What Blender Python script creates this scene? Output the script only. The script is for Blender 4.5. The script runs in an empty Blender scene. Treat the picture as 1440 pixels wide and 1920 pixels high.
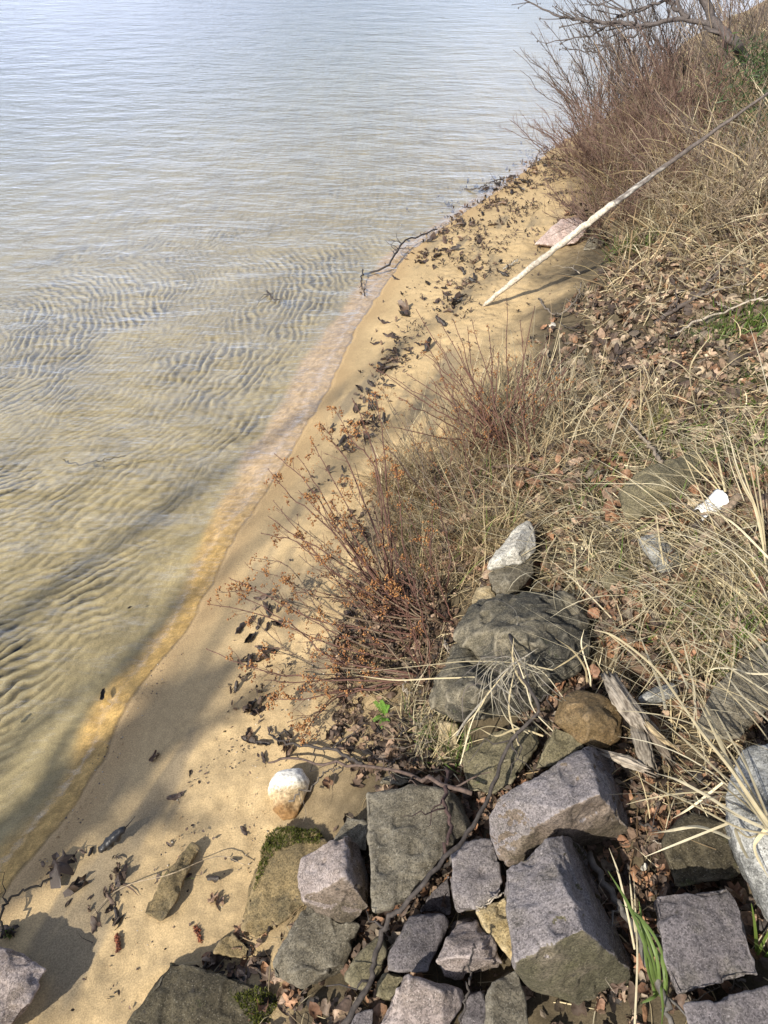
import bpy, bmesh, math, random
import numpy as np
from mathutils import Vector
random.seed(7); RNG = np.random.default_rng(7)
scene = bpy.context.scene
COL = scene.collection
R = math.radians

# ------------------------------------------------------------------ camera
H = 2.3; PITCH = R(42); F = 1395.0
cam_d = bpy.data.cameras.new('camera'); cam = bpy.data.objects.new('camera', cam_d); COL.objects.link(cam)
cam.location = (0, 0, H); cam.rotation_euler = (R(90) - PITCH, 0, 0)
cam_d.sensor_fit = 'VERTICAL'; cam_d.sensor_height = 36; cam_d.lens = F / 1920 * 36
cam_d.clip_start = .05; cam_d.clip_end = 2000
scene.camera = cam
# ------------------------------------------------------------------ sky
SUN_EL = R(38); SHX, SHY = .64, .77          # horizontal direction the shadows fall in
w = bpy.data.worlds.new('World'); scene.world = w; w.use_nodes = True
nt = w.node_tree; nt.nodes.clear()
def N(t, k, **kw):
    n = t.nodes.new(k)
    for a, v in kw.items(): setattr(n, a, v)
    return n
sky = N(nt, 'ShaderNodeTexSky', sky_type='NISHITA', sun_disc=False, sun_elevation=SUN_EL,
        sun_rotation=math.atan2(-SHX, -SHY) % (2 * math.pi), dust_density=1.5)
tc = N(nt, 'ShaderNodeTexCoord')
mp = N(nt, 'ShaderNodeMapping'); mp.inputs['Scale'].default_value = (1.2, 1.2, 4.5)
nz = N(nt, 'ShaderNodeTexNoise'); nz.inputs['Scale'].default_value = 2.2; nz.inputs['Detail'].default_value = 6
cr = N(nt, 'ShaderNodeValToRGB'); cr.color_ramp.elements[0].position = .38; cr.color_ramp.elements[1].position = .62
cr.color_ramp.elements[0].color = (.12, .12, .12, 1); cr.color_ramp.elements[1].color = (.9, .9, .9, 1)
mx = N(nt, 'ShaderNodeMix', data_type='RGBA'); mx.inputs[7].default_value = (13.8, 15.2, 19.2, 1)
bg = N(nt, 'ShaderNodeBackground'); bg.inputs['Strength'].default_value = .072
wo = N(nt, 'ShaderNodeOutputWorld')
nt.links.new(tc.outputs['Generated'], mp.inputs[0]); nt.links.new(mp.outputs[0], nz.inputs['Vector'])
sz = N(nt, 'ShaderNodeSeparateXYZ'); nt.links.new(tc.outputs['Generated'], sz.inputs[0])
hr = N(nt, 'ShaderNodeMapRange', interpolation_type='SMOOTHSTEP'); hr.inputs[1].default_value = .42; hr.inputs[2].default_value = .85; hr.inputs[3].default_value = 1; hr.inputs[4].default_value = .12
nt.links.new(sz.outputs[2], hr.inputs[0]); ml = N(nt, 'ShaderNodeMath', operation='MULTIPLY'); nt.links.new(hr.outputs[0], ml.inputs[1])
nt.links.new(nz.outputs[0], cr.inputs[0]); nt.links.new(cr.outputs[0], ml.inputs[0]); nt.links.new(ml.outputs[0], mx.inputs[0])
nt.links.new(sky.outputs[0], mx.inputs[6]); nt.links.new(mx.outputs[2], bg.inputs[0]); nt.links.new(bg.outputs[0], wo.inputs[0])
# ------------------------------------------------------------------ sun
sl = bpy.data.lights.new('sun', 'SUN'); sl.energy = 5.0; sl.angle = R(.55); sl.color = (1, .93, .8)
so = bpy.data.objects.new('sun', sl); COL.objects.link(so); so.location = (-6, -8, 9)
ce = math.cos(SUN_EL)
so.rotation_euler = Vector((SHX * ce, SHY * ce, -math.sin(SUN_EL))).to_track_quat('-Z', 'Y').to_euler()
scene.view_settings.view_transform = 'Standard'; scene.view_settings.look = 'None'
scene.view_settings.exposure = 0.46; scene.view_settings.gamma = 1.0

# ------------------------------------------------------------------ helpers
def h2(ix, iy, iz=0, s=0):
    n = (ix.astype(np.int64) * 374761393 + iy.astype(np.int64) * 668265263 + np.asarray(iz).astype(np.int64) * 2147483647 + s * 1274126177) & 0xffffffff
    n = ((n ^ (n >> 13)) * 1274126177) & 0xffffffff
    return ((n ^ (n >> 16)) & 0xffff) / 65535.0
def noise2(x, y, s=0):
    x0 = np.floor(x); y0 = np.floor(y); fx = x - x0; fy = y - y0
    fx = fx * fx * (3 - 2 * fx); fy = fy * fy * (3 - 2 * fy)
    a = h2(x0, y0, 0, s); b = h2(x0 + 1, y0, 0, s); c = h2(x0, y0 + 1, 0, s); d = h2(x0 + 1, y0 + 1, 0, s)
    return (a + (b - a) * fx) * (1 - fy) + (c + (d - c) * fx) * fy
def fbm2(x, y, s=0, o=4):
    v = 0; a = .5; t = 0
    for i in range(o): v = v + a * noise2(x * 2 ** i + 13.7 * i, y * 2 ** i + 7.1 * i, s + i); t += a; a *= .5
    return v / t
def noise3(p, s=0):
    x, y, z = p[:, 0], p[:, 1], p[:, 2]
    x0, y0, z0 = np.floor(x), np.floor(y), np.floor(z); fx, fy, fz = x - x0, y - y0, z - z0
    fx = fx * fx * (3 - 2 * fx); fy = fy * fy * (3 - 2 * fy); fz = fz * fz * (3 - 2 * fz); r = 0
    for dz in (0, 1):
        a = h2(x0, y0, z0 + dz, s); b = h2(x0 + 1, y0, z0 + dz, s); c = h2(x0, y0 + 1, z0 + dz, s); d = h2(x0 + 1, y0 + 1, z0 + dz, s)
        r = r + ((a + (b - a) * fx) * (1 - fy) + (c + (d - c) * fx) * fy) * (fz if dz else 1 - fz)
    return r - .5
def sstep(a, b, x):
    t = np.clip((x - a) / (b - a), 0, 1); return t * t * (3 - 2 * t)

# the water's edge, in metres, running away from the viewer
SHORE = np.array([(-200, -60), (-60, -24), (-20, -8), (-8, -4.6), (-3.4, -2.4), (-1.9, -.6), (-1.2, .62), (-1.12, .85), (-1.0, 1.15), (-.93, 1.44),
                  (-.8, 1.83), (-.72, 2.1), (-.66, 2.42), (-.55, 2.75), (-.42, 3.2), (-.30, 3.7), (-.17, 4.35), (.02, 4.95), (.2, 5.5), (.62, 6.2),
                  (1.2, 7.1), (1.84, 8.3), (2.6, 9.3), (3.4, 11), (5, 14), (12, 24), (40, 50), (200, 160)], float)
def shore_d(x, y):
    x = np.asarray(x, float); y = np.asarray(y, float)
    best = np.full(x.shape, 1e9); sg = np.ones(x.shape)
    for a, b in zip(SHORE[:-1], SHORE[1:]):
        e = b - a; L2 = e @ e
        t = np.clip(((x - a[0]) * e[0] + (y - a[1]) * e[1]) / L2, 0, 1)
        dx = x - a[0] - t * e[0]; dy = y - a[1] - t * e[1]; dd = dx * dx + dy * dy
        s = np.where(e[1] * dx - e[0] * dy > 0, 1., -1.)
        m = dd < best; best = np.where(m, dd, best); sg = np.where(m, s, sg)
    return np.sqrt(best) * sg + ((fbm2(x * 3.2, y * 3.2, 501, 2) - .5) * .03 + (fbm2(x * 13, y * 13, 503, 2) - .5) * .022) * sstep(.6, .1, np.sqrt(best))
def terrain_d(x, y, d):
    wob = (fbm2(x * .9 + 3, y * .9, 5, 3) - .5)
    w_ = np.interp(y, [0, 1.5, 3, 5, 7, 9], [.72, .72, .8, 1.15, 1.3, .9]) + wob * .25
    below = np.interp(d, [-80, -20, -8, -3.5, -1.2, -.5, -.20, -.13, -.02, 0], [-3, -2.2, -1.0, -.36, -.13, -.075, -.045, -.020, -.006, 0])
    beach = .14 * np.minimum(d, w_) * sstep(0, .25, d) + .007 * sstep(0, .02, d)
    bank = .42 * np.maximum(0, d - w_)
    bank = np.where(bank > 1.1, 1.1 + (bank - 1.1) * .18, bank)
    z = np.where(d < 0, below, beach + bank)
    z = z + np.where(d > 0, (fbm2(x * 2.2, y * 2.2, 9, 4) - .5) * .09 * sstep(.1, 1.3, d), 0)
    z = z + (fbm2(x * 14, y * 14, 21, 3) - .5) * .02 * sstep(.5, 1.5, d)
    return z
def T(x, y):
    x = np.asarray(x, float); y = np.asarray(y, float)
    return terrain_d(x, y, shore_d(x, y))
cp, sp = math.cos(PITCH), math.sin(PITCH)
def ray(px, py):
    u = (px - 720) / F; v = (960 - py) / F
    return np.array([u, cp + v * sp, -sp + v * cp])
def at(px, py, z):
    r = ray(px, py); return np.array([0, 0, H]) + r * ((H - z) / -r[2])
_TT = np.concatenate([np.linspace(.6, 6, 500), np.linspace(6, 30, 600)])
def gnd(px, py, h=0.0):
    """point h above the ground seen at a pixel of the photograph"""
    r = ray(px, py); p = r[None] * _TT[:, None]; z = H + p[:, 2]
    g = T(p[:, 0], p[:, 1]) + h; i = np.argmax(z < g)
    if i == 0: i = len(_TT) - 1
    a = (z[i - 1] - g[i - 1]); b = (g[i] - z[i]); t = _TT[i - 1] + (_TT[i] - _TT[i - 1]) * a / (a + b + 1e-9)
    return np.array([0, 0, H]) + r * t

def tag(o, label=None, cat=None, group=None, kind=None):
    if label: o['label'] = label
    if cat: o['category'] = cat
    if group: o['group'] = group
    if kind: o['kind'] = kind
    return o
def mesh_obj(name, V, Fc, mat=None, parent=None, col=None, smooth=False, origin=None):
    V = np.asarray(V, float)
    if origin is not None: V = V - np.asarray(origin)
    me = bpy.data.meshes.new(name)
    me.vertices.add(len(V)); me.vertices.foreach_set('co', V.ravel().astype(np.float32))
    if isinstance(Fc, np.ndarray):
        n, k = Fc.shape; me.loops.add(n * k); me.polygons.add(n)
        me.loops.foreach_set('vertex_index', Fc.ravel().astype(np.int32))
        me.polygons.foreach_set('loop_start', np.arange(0, n * k, k, dtype=np.int32))
        try: me.polygons.foreach_set('loop_total', np.full(n, k, np.int32))
        except Exception: pass
    else:
        tot = [len(f) for f in Fc]; n = len(Fc); me.loops.add(sum(tot)); me.polygons.add(n)
        me.loops.foreach_set('vertex_index', np.array([i for f in Fc for i in f], np.int32))
        me.polygons.foreach_set('loop_start', np.concatenate([[0], np.cumsum(tot)[:-1]]).astype(np.int32))
        try: me.polygons.foreach_set('loop_total', np.array(tot, np.int32))
        except Exception: pass
    if smooth: me.polygons.foreach_set('use_smooth', np.ones(n, bool))
    me.update(calc_edges=True); me.validate()
    if col is not None:
        ca = me.color_attributes.new('Col', 'FLOAT_COLOR', 'POINT')
        c4 = np.ones((len(V), 4), np.float32); c4[:, :3] = col; ca.data.foreach_set('color', c4.ravel())
    if mat: me.materials.append(mat)
    o = bpy.data.objects.new(name, me); COL.objects.link(o)
    if origin is not None: o.location = origin
    if parent: o.parent = parent
    return o
def empty(name, loc):
    o = bpy.data.objects.new(name, None); o.empty_display_size = .05; COL.objects.link(o); o.location = loc; return o
def child(name, V, Fc, mat, parent, root, **kw):
    """part mesh stored in its thing's own coordinates"""
    return mesh_obj(name, np.asarray(V) - np.asarray(root), Fc, mat, parent, **kw)

# ------------------------------------------------------------------ materials
def mat_base(name, rough=.8, spec=.3):
    m = bpy.data.materials.new(name); m.use_nodes = True; t = m.node_tree
    b = t.nodes['Principled BSDF']; b.inputs['Roughness'].default_value = rough; b.inputs['Specular IOR Level'].default_value = spec
    return m, t, b
def ramp(t, stops):
    c = N(t, 'ShaderNodeValToRGB'); e = c.color_ramp.elements
    while len(e) < len(stops): e.new(.5)
    for q, (p, k) in zip(e, stops): q.position = p; q.color = (*k, 1) if len(k) == 3 else k
    return c
def noise_node(t, scale, detail=4, vec=None, rough=.55):
    n = N(t, 'ShaderNodeTexNoise'); n.inputs['Scale'].default_value = scale; n.inputs['Detail'].default_value = detail; n.inputs['Roughness'].default_value = rough
    if vec: t.links.new(vec, n.inputs['Vector'])
    return n
def mixc(t, fac, a, b, mode='MIX', f=None):
    m = N(t, 'ShaderNodeMix', data_type='RGBA', blend_type=mode)
    if f is not None: m.inputs[0].default_value = f
    if fac is not None: t.links.new(fac, m.inputs[0])
    for s, v in ((6, a), (7, b)):
        if isinstance(v, tuple): m.inputs[s].default_value = (*v, 1)
        else: t.links.new(v, m.inputs[s])
    return m.outputs[2]
def attr_mat(name, rough=.8, var=.5, scale=60, bump=.0, bscale=200, spec=.3, trans=0.0, objrand=0):
    """colour from the mesh's own colour attribute, broken up by noise"""
    m, t, b = mat_base(name, rough, spec)
    at_ = N(t, 'ShaderNodeAttribute', attribute_name='Col'); tcn = N(t, 'ShaderNodeTexCoord')
    n = noise_node(t, scale, 5, tcn.outputs['Object'])
    r = ramp(t, [(.3, (1 - var,) * 3), (.7, (1 + var * .6,) * 3)]); t.links.new(n.outputs[0], r.inputs[0])
    c = mixc(t, None, at_.outputs['Color'], r.outputs[0], 'MULTIPLY', 1.0)
    if objrand:
        oi = N(t, 'ShaderNodeObjectInfo'); rr = ramp(t, [(0, (1 - objrand,) * 3), (1, (1 + objrand, 1 + objrand * .85, 1 + objrand * .7))])
        t.links.new(oi.outputs['Random'], rr.inputs[0]); c = mixc(t, None, c, rr.outputs[0], 'MULTIPLY', 1.0)
    t.links.new(c, b.inputs['Base Color'])
    if bump:
        n2 = noise_node(t, bscale, 4, tcn.outputs['Object']); bn = N(t, 'ShaderNodeBump'); bn.inputs['Strength'].default_value = bump; bn.inputs['Distance'].default_value = .003
        t.links.new(n2.outputs[0], bn.inputs['Height']); t.links.new(bn.outputs[0], b.inputs['Normal'])
    if trans:
        tr = N(t, 'ShaderNodeBsdfTranslucent'); t.links.new(c, tr.inputs[0]); ms = N(t, 'ShaderNodeMixShader'); ms.inputs[0].default_value = trans
        t.links.new(b.outputs[0], ms.inputs[1]); t.links.new(tr.outputs[0], ms.inputs[2]); t.links.new(ms.outputs[0], t.nodes['Material Output'].inputs[0])
    return m
def rock_mat(name, c1, c2, c3=None, c3amt=.5, speck=(.55, .5, .5), speck_amt=.12, dark=(.05, .045, .04), scale=1.0, moss=None, bump=.5, rough=.85):
    m, t, b = mat_base(name, rough, .25); v = N(t, 'ShaderNodeTexCoord').outputs['Object']
    n1 = noise_node(t, 14 * scale, 6, v); r1 = ramp(t, [(.35, c1), (.65, c2)]); t.links.new(n1.outputs[0], r1.inputs[0]); c = r1.outputs[0]
    if c3:
        n3 = noise_node(t, 5 * scale, 5, v, .7); r3 = ramp(t, [(.62 - c3amt * .35, (0,) * 3), (.78 - c3amt * .35, (1,) * 3)]); t.links.new(n3.outputs[0], r3.inputs[0]); c = mixc(t, r3.outputs[0], c, c3)
    # crystals: light and dark grains a few millimetres across
    vo = N(t, 'ShaderNodeTexVoronoi'); vo.inputs['Scale'].default_value = 330; t.links.new(v, vo.inputs['Vector'])
    rg = ramp(t, [(0, (.38,) * 3), (.45, (1,) * 3), (1, (1.6,) * 3)]); sx = N(t, 'ShaderNodeSeparateColor'); t.links.new(vo.outputs['Color'], sx.inputs[0]); t.links.new(sx.outputs[0], rg.inputs[0])
    c = mixc(t, None, c, rg.outputs[0], 'MULTIPLY', .75)
    n4 = noise_node(t, 290, 3, v); r4 = ramp(t, [(.66 - speck_amt * .25, (0,) * 3), (.78 - speck_amt * .25, (.6,) * 3)]); t.links.new(n4.outputs[0], r4.inputs[0]); c = mixc(t, r4.outputs[0], c, speck)
    geo = N(t, 'ShaderNodeNewGeometry'); rw = ramp(t, [(.515, (0,) * 3), (.60, (.75,) * 3)]); t.links.new(geo.outputs['Pointiness'], rw.inputs[0]); c = mixc(t, rw.outputs[0], c, tuple(min(.8, q * 1.35 + .05) for q in c2))
    n5 = noise_node(t, 38 * scale, 6, v, .7); r5 = ramp(t, [(.30, (1,) * 3), (.40, (0,) * 3)]); t.links.new(n5.outputs[0], r5.inputs[0]); c = mixc(t, r5.outputs[0], c, dark)
    if moss:
        n6 = noise_node(t, 9, 6, v, .7); r6 = ramp(t, [(.64 - moss * .3, (0,) * 3), (.80 - moss * .3, (.75,) * 3)]); t.links.new(n6.outputs[0], r6.inputs[0])
        n7 = noise_node(t, 140, 3, v); r7 = ramp(t, [(.3, (.03, .045, .008)), (.7, (.11, .14, .03))]); t.links.new(n7.outputs[0], r7.inputs[0]); c = mixc(t, r6.outputs[0], c, r7.outputs[0])
    t.links.new(c, b.inputs['Base Color'])
    nl = noise_node(t, 24 * scale, 8, v, .8); rl = ramp(t, [(.66, (0,) * 3), (.70, (.7,) * 3)]); t.links.new(nl.outputs[0], rl.inputs[0]); c = mixc(t, rl.outputs[0], c, (.40, .39, .34))
    nd = noise_node(t, 12, 5, v); vd = mixc(t, None, v, nd.outputs['Color'], 'ADD', .12); vc = N(t, 'ShaderNodeTexVoronoi', feature='DISTANCE_TO_EDGE'); vc.inputs['Scale'].default_value = 8; t.links.new(vd, vc.inputs['Vector'])
    rc = ramp(t, [(.0, (.85,) * 3), (.014, (0,) * 3)]); t.links.new(vc.outputs['Distance'], rc.inputs[0]); nm = noise_node(t, 6, 3, v); rm = ramp(t, [(.52, (0,) * 3), (.60, (1,) * 3)]); t.links.new(nm.outputs[0], rm.inputs[0])
    mk = N(t, 'ShaderNodeMath', operation='MULTIPLY'); t.links.new(rc.outputs[0], mk.inputs[0]); t.links.new(rm.outputs[0], mk.inputs[1]); c = mixc(t, mk.outputs[0], c, tuple(q * .35 for q in c1)); t.links.new(c, b.inputs['Base Color'])
    nb = noise_node(t, 55, 10, v, .75); bn = N(t, 'ShaderNodeBump'); bn.inputs['Strength'].default_value = min(1, bump * 1.6); bn.inputs['Distance'].default_value = .008
    t.links.new(nb.outputs[0], bn.inputs['Height']); t.links.new(bn.outputs[0], b.inputs['Normal'])
    return m

# ------------------------------------------------------------------ ground: one sheet, lake bed + beach + bank
def axis(a, b, step, lim, g=1.085):
    core = np.arange(a, b, step); up = []; s = step; p = core[-1]
    while p < lim: s *= g; p += s; up.append(p)
    dn = []; s = step; p = a
    while p > -lim: s *= g; p -= s; dn.append(p)
    return np.concatenate([dn[::-1], core, up])
gx = axis(-2.6, 2.4, .0085, 300); gy = axis(.5, 5.6, .0085, 300)
X, Y = np.meshgrid(gx, gy); D = shore_d(X, Y); Z = terrain_d(X, Y, D)
# ripple marks left in the sand of the lake bed
wx = (fbm2(X * 2.2, Y * 2.2, 31, 3) - .5); wy = (fbm2(X * 2.2 + 9, Y * 2.2 + 4, 33, 3) - .5)
wx2 = (fbm2(X * 7, Y * 7, 35, 2) - .5); 
wx3 = (fbm2(X * 16, Y * 16, 37, 2) - .5)
rad = np.hypot(X + 4.1 + wx * .15, Y - 4.2 + wy * .15); ph = rad * 2 * math.pi / .052 + wx2 * 3.6 + wx3 * 4.2
rad2 = np.hypot(X + 3.6 + wy * .17, Y - 4.9 + wx * .17); ph2 = rad2 * 2 * math.pi / .046 + wx2 * 3 - wx3 * 4.5
mz = sstep(.42, .58, fbm2(X * 3.1, Y * 3.1, 47, 3)); brk = .4 + .6 * sstep(.35, .55, fbm2(X * 12, Y * 12, 49, 2))
rip = (np.sin(ph) * mz + np.sin(ph2) * (1 - mz)) * brk
ripm = sstep(-.16, -.42, D) * sstep(9, 4.5, Y) * (.45 + .75 * sstep(.35, .6, fbm2(X * 1.8, Y * 1.8, 41, 3)))
Z = Z + rip * ripm * .0075 * (.4 + 1.1 * fbm2(X * 9, Y * 9, 43, 2)) + (fbm2(X * 20, Y * 20, 45, 3) - .5) * .012 * sstep(-.22, -.4, D)
band = sstep(-.30, -.2, D) * sstep(.03, -.02, D)
Z = Z + (fbm2(X * 38, Y * 38, 51, 2) - .5) * .006 * band
Z = Z + (fbm2(X * 26, Y * 26, 55, 3) - .5) * .014 * sstep(.10, .4, D) + (fbm2(X * 7, Y * 7, 57, 3) - .5) * .022 * sstep(.2, .5, D)
# fine footprints / dimples where the beach meets the bank
soil = sstep(-.15, .30, D - np.interp(Y, [0, 1, 1.6, 3, 5, 5.6, 6.2, 7, 9], [.62, .72, .72, .82, 1.1, 1.0, .7, .4, .12]) + (fbm2(X * 3, Y * 3, 61, 4) - .5) * .6)
n_a = fbm2(X * 4, Y * 4, 71, 5)[..., None]; n_b = fbm2(X * 45, Y * 45, 75, 3)[..., None]
dry = np.array([.48, .355, .195]); wetc = np.array([.44, .31, .165]); orange = np.array([.60, .39, .15]); pinkw = np.array([.52, .37, .23])
bed = np.array([.44, .35, .195]); trough = np.array([.055, .048, .034]); soilc = np.array([.095, .075, .047]); mineral = np.array([.12, .115, .10])
D3 = D[..., None] + (n_a - .5) * .12
C = dry * (.8 + .4 * n_a) * (.86 + .28 * n_b)
C = C + (wetc * (.9 + .2 * n_a) - C) * sstep(.16, .0, D3)
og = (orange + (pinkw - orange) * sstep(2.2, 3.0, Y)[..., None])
C = C + (og * (.55 + .7 * n_b + .3 * sstep(.12, .0, np.abs(fbm2(X * 60, Y * 60, 95, 2) - .5))[..., None]) - C) * sstep(.004, -.012, D)[..., None]  # coarse sand grain; its golden lines paint in the caustic light of the shallows
C = C * (1 - .40 * np.exp(-((D + .004 + (fbm2(X * 8, Y * 8, 91, 2) - .5) * .012) / .006) ** 2))[..., None]
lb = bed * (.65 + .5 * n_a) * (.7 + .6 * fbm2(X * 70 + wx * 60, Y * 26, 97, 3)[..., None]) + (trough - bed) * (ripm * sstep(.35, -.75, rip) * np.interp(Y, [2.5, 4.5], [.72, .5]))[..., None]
bw = np.interp(Y, [0, 2.2, 3, 5, 6], [.085, .075, .20, .17, .08])[..., None]
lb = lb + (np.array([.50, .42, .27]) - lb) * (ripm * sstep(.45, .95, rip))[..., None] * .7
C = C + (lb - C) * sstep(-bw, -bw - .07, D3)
# dark heavy-mineral grains drawn out along the beach
al = fbm2((X * .95 - Y * .3) * 9, (X * .3 + Y * .95) * 2.2, 81, 4); mn = sstep(.53, .70, al) * sstep(.0, .15, D) * sstep(.95, .55, D)
C = C + (mineral - C) * (mn * .55)[..., None]
C = C + (soilc * (.6 + .9 * n_b) - C) * soil[..., None]
far = sstep(2.0, 5.0, D)[..., None] * 0
ny, nx = X.shape; ii = np.arange(ny * nx).reshape(ny, nx)
Fq = np.stack([ii[:-1, :-1], ii[:-1, 1:], ii[1:, 1:], ii[1:, :-1]], -1).reshape(-1, 4)
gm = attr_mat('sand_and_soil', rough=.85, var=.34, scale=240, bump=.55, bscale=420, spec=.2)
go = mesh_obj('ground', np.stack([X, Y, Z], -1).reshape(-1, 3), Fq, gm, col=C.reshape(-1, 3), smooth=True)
tag(go, kind='structure')
del X, Y, Z, D, C, rad, ph, wx, wy, wx2

# ------------------------------------------------------------------ water: closed body, clear, a little absorbing
wm = bpy.data.materials.new('lake_water'); wm.use_nodes = True; t = wm.node_tree; t.nodes.clear()
tcw = N(t, 'ShaderNodeTexCoord').outputs['Object']
def wave(scale, sx, sy, rot, detail=3):
    m = N(t, 'ShaderNodeMapping'); m.inputs['Scale'].default_value = (sx, sy, 1); m.inputs['Rotation'].default_value = (0, 0, R(rot)); t.links.new(tcw, m.inputs[0])
    return noise_node(t, scale, detail, m.outputs[0], .5).outputs[0]
def bump(h, strength, dist, prev=None):
    b = N(t, 'ShaderNodeBump'); b.inputs['Strength'].default_value = strength; b.inputs['Distance'].default_value = dist
    t.links.new(h, b.inputs['Height'])
    if prev: t.links.new(prev, b.inputs['Normal'])
    return b.outputs[0]
nrm = bump(wave(1.7, .9, 1.9, 14), 1, .024)
nrm = bump(wave(5.5, .8, 2.0, 30), 1, .010, nrm)
nrm = bump(wave(15, .6, 2.0, 42), 1, .0038, nrm)
nrm = bump(wave(45, .8, 1.4, 20), 1, .0009, nrm)
lw = N(t, 'ShaderNodeLayerWeight'); lw.inputs['Blend'].default_value = .5; t.links.new(nrm, lw.inputs['Normal'])
pw = N(t, 'ShaderNodeMath', operation='POWER'); pw.inputs[1].default_value = 2.4; t.links.new(lw.outputs['Facing'], pw.inputs[0])
fr = N(t, 'ShaderNodeMath', operation='MULTIPLY_ADD'); fr.inputs[1].default_value = .95; fr.inputs[2].default_value = .025; t.links.new(pw.outputs[0], fr.inputs[0])
gl = N(t, 'ShaderNodeBsdfGlossy'); gl.inputs['Roughness'].default_value = .04; gl.inputs['Color'].default_value = (1, 1, 1, 1); t.links.new(nrm, gl.inputs['Normal'])
tr = N(t, 'ShaderNodeBsdfTransparent'); tr.inputs[0].default_value = (.97, .98, .96, 1)
ms = N(t, 'ShaderNodeMixShader'); t.links.new(fr.outputs[0], ms.inputs[0]); t.links.new(tr.outputs[0], ms.inputs[1]); t.links.new(gl.outputs[0], ms.inputs[2])
wo2 = N(t, 'ShaderNodeOutputMaterial'); t.links.new(ms.outputs[0], wo2.inputs[0])
va = N(t, 'ShaderNodeVolumeAbsorption'); va.inputs['Color'].default_value = (.70, .73, .56, 1); va.inputs['Density'].default_value = .45; t.links.new(va.outputs[0], wo2.inputs['Volume'])
wx_ = axis(-2.9, 1.6, .016, 290); wy_ = axis(.2, 6.4, .016, 290); XX, YY = np.meshgrid(wx_, wy_); DD = shore_d(XX, YY)
ZZ = np.where(np.abs(DD) < 1.5, (fbm2(XX * 9, YY * 9, 401, 3) - .5) * .007 + (fbm2(XX * 28, YY * 28, 403, 2) - .5) * .0028, 0) * sstep(1.5, .6, np.abs(DD))
ZZ = ZZ + .0065 * np.exp(-((DD + .05 + (fbm2(XX * 3, YY * 3, 405, 3) - .5) * .07) / .018) ** 2) + .0025 * np.exp(-((DD + .17 + (fbm2(XX * 3, YY * 3, 407, 3) - .5) * .1) / .025) ** 2)
ZZ = ZZ - .02 * sstep(.08, .2, DD)
my, mxn = XX.shape; nn = my * mxn; ii = np.arange(nn).reshape(my, mxn); tp = np.stack([ii[:-1, :-1], ii[:-1, 1:], ii[1:, 1:], ii[1:, :-1]], -1).reshape(-1, 4)
rim = np.concatenate([ii[0, :], ii[1:, -1], ii[-1, -2::-1], ii[-2:0:-1, 0]]); r2 = np.roll(rim, -1)
Vw = np.concatenate([np.stack([XX, YY, ZZ], -1).reshape(-1, 3), np.stack([XX, YY, np.full(XX.shape, -6.)], -1).reshape(-1, 3)])
wobj = mesh_obj('water', Vw, np.concatenate([tp, tp[:, ::-1] + nn, np.stack([r2, rim, rim + nn, r2 + nn], -1)]), wm, smooth=True)
tag(wobj, kind='structure')

# ------------------------------------------------------------------ rocks
M = {}
M['lilac'] = rock_mat('lilac_granite', (.135, .120, .121), (.23, .206, .205), (.13, .114, .10), .45, (.50, .46, .45), .26)
M['pink'] = rock_mat('pink_granite', (.20, .165, .153), (.33, .28, .262), (.15, .12, .10), .55, (.6, .54, .5), .26)
M['dark'] = rock_mat('dark_granite', (.09, .08, .082), (.16, .142, .145), (.10, .09, .075), .4, (.38, .36, .36), .24)
M['grey'] = rock_mat('weathered_concrete_grey', (.105, .092, .068), (.18, .160, .122), (.085, .072, .05), .5, (.45, .43, .36), .22)
M['olive'] = rock_mat('olive_weathered_stone', (.105, .092, .055), (.18, .155, .095), (.08, .07, .045), .5, (.42, .38, .28), .16, moss=.25)
M['boulder'] = rock_mat('dark_lichen_boulder', (.10, .087, .058), (.22, .19, .135), (.045, .042, .034), .75, (.36, .34, .27), .28, scale=.9, moss=.15)
M['lichen'] = rock_mat('pale_lichen_rock', (.20, .20, .19), (.38, .38, .36), (.07, .07, .065), .55, (.6, .6, .58), .3)
M['brown'] = rock_mat('rusty_brown_stone', (.11, .077, .038), (.19, .13, .065), (.10, .065, .03), .45, (.45, .36, .2), .15, rough=.55)
M['ochre'] = rock_mat('ochre_quartz', (.28, .21, .10), (.44, .36, .22), (.25, .17, .06), .4, (.65, .55, .35), .25)
M['tan'] = rock_mat('tan_sandstone', (.27, .21, .12), (.40, .33, .21), (.15, .12, .07), .4, (.55, .48, .36), .15)
M['white'] = rock_mat('white_quartzite', (.34, .32, .28), (.52, .50, .44), (.22, .20, .16), .4, (.75, .72, .66), .25, dark=(.2, .17, .12))
M['rose'] = rock_mat('rose_boulder', (.42, .31, .27), (.56, .45, .40), (.25, .18, .15), .3, (.65, .56, .5), .2)
M['mossface'] = rock_mat('weathered_mossy_face', (.085, .078, .045), (.145, .122, .09), (.072, .066, .042), .6, (.34, .30, .24), .14)
M['brownface'] = rock_mat('weathered_brown_face', (.12, .092, .07), (.20, .16, .13), (.08, .065, .045), .5, (.38, .32, .28), .14)
M['tarry'] = rock_mat('dark_mossy_concrete', (.045, .038, .025), (.095, .08, .05), (.03, .025, .016), .5, (.35, .32, .26), .2, moss=.3)
M['sandy'] = rock_mat('sand_caked_stone', (.16, .12, .06), (.27, .20, .10), (.10, .08, .045), .5, (.4, .32, .2), .2, moss=.15)
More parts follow.
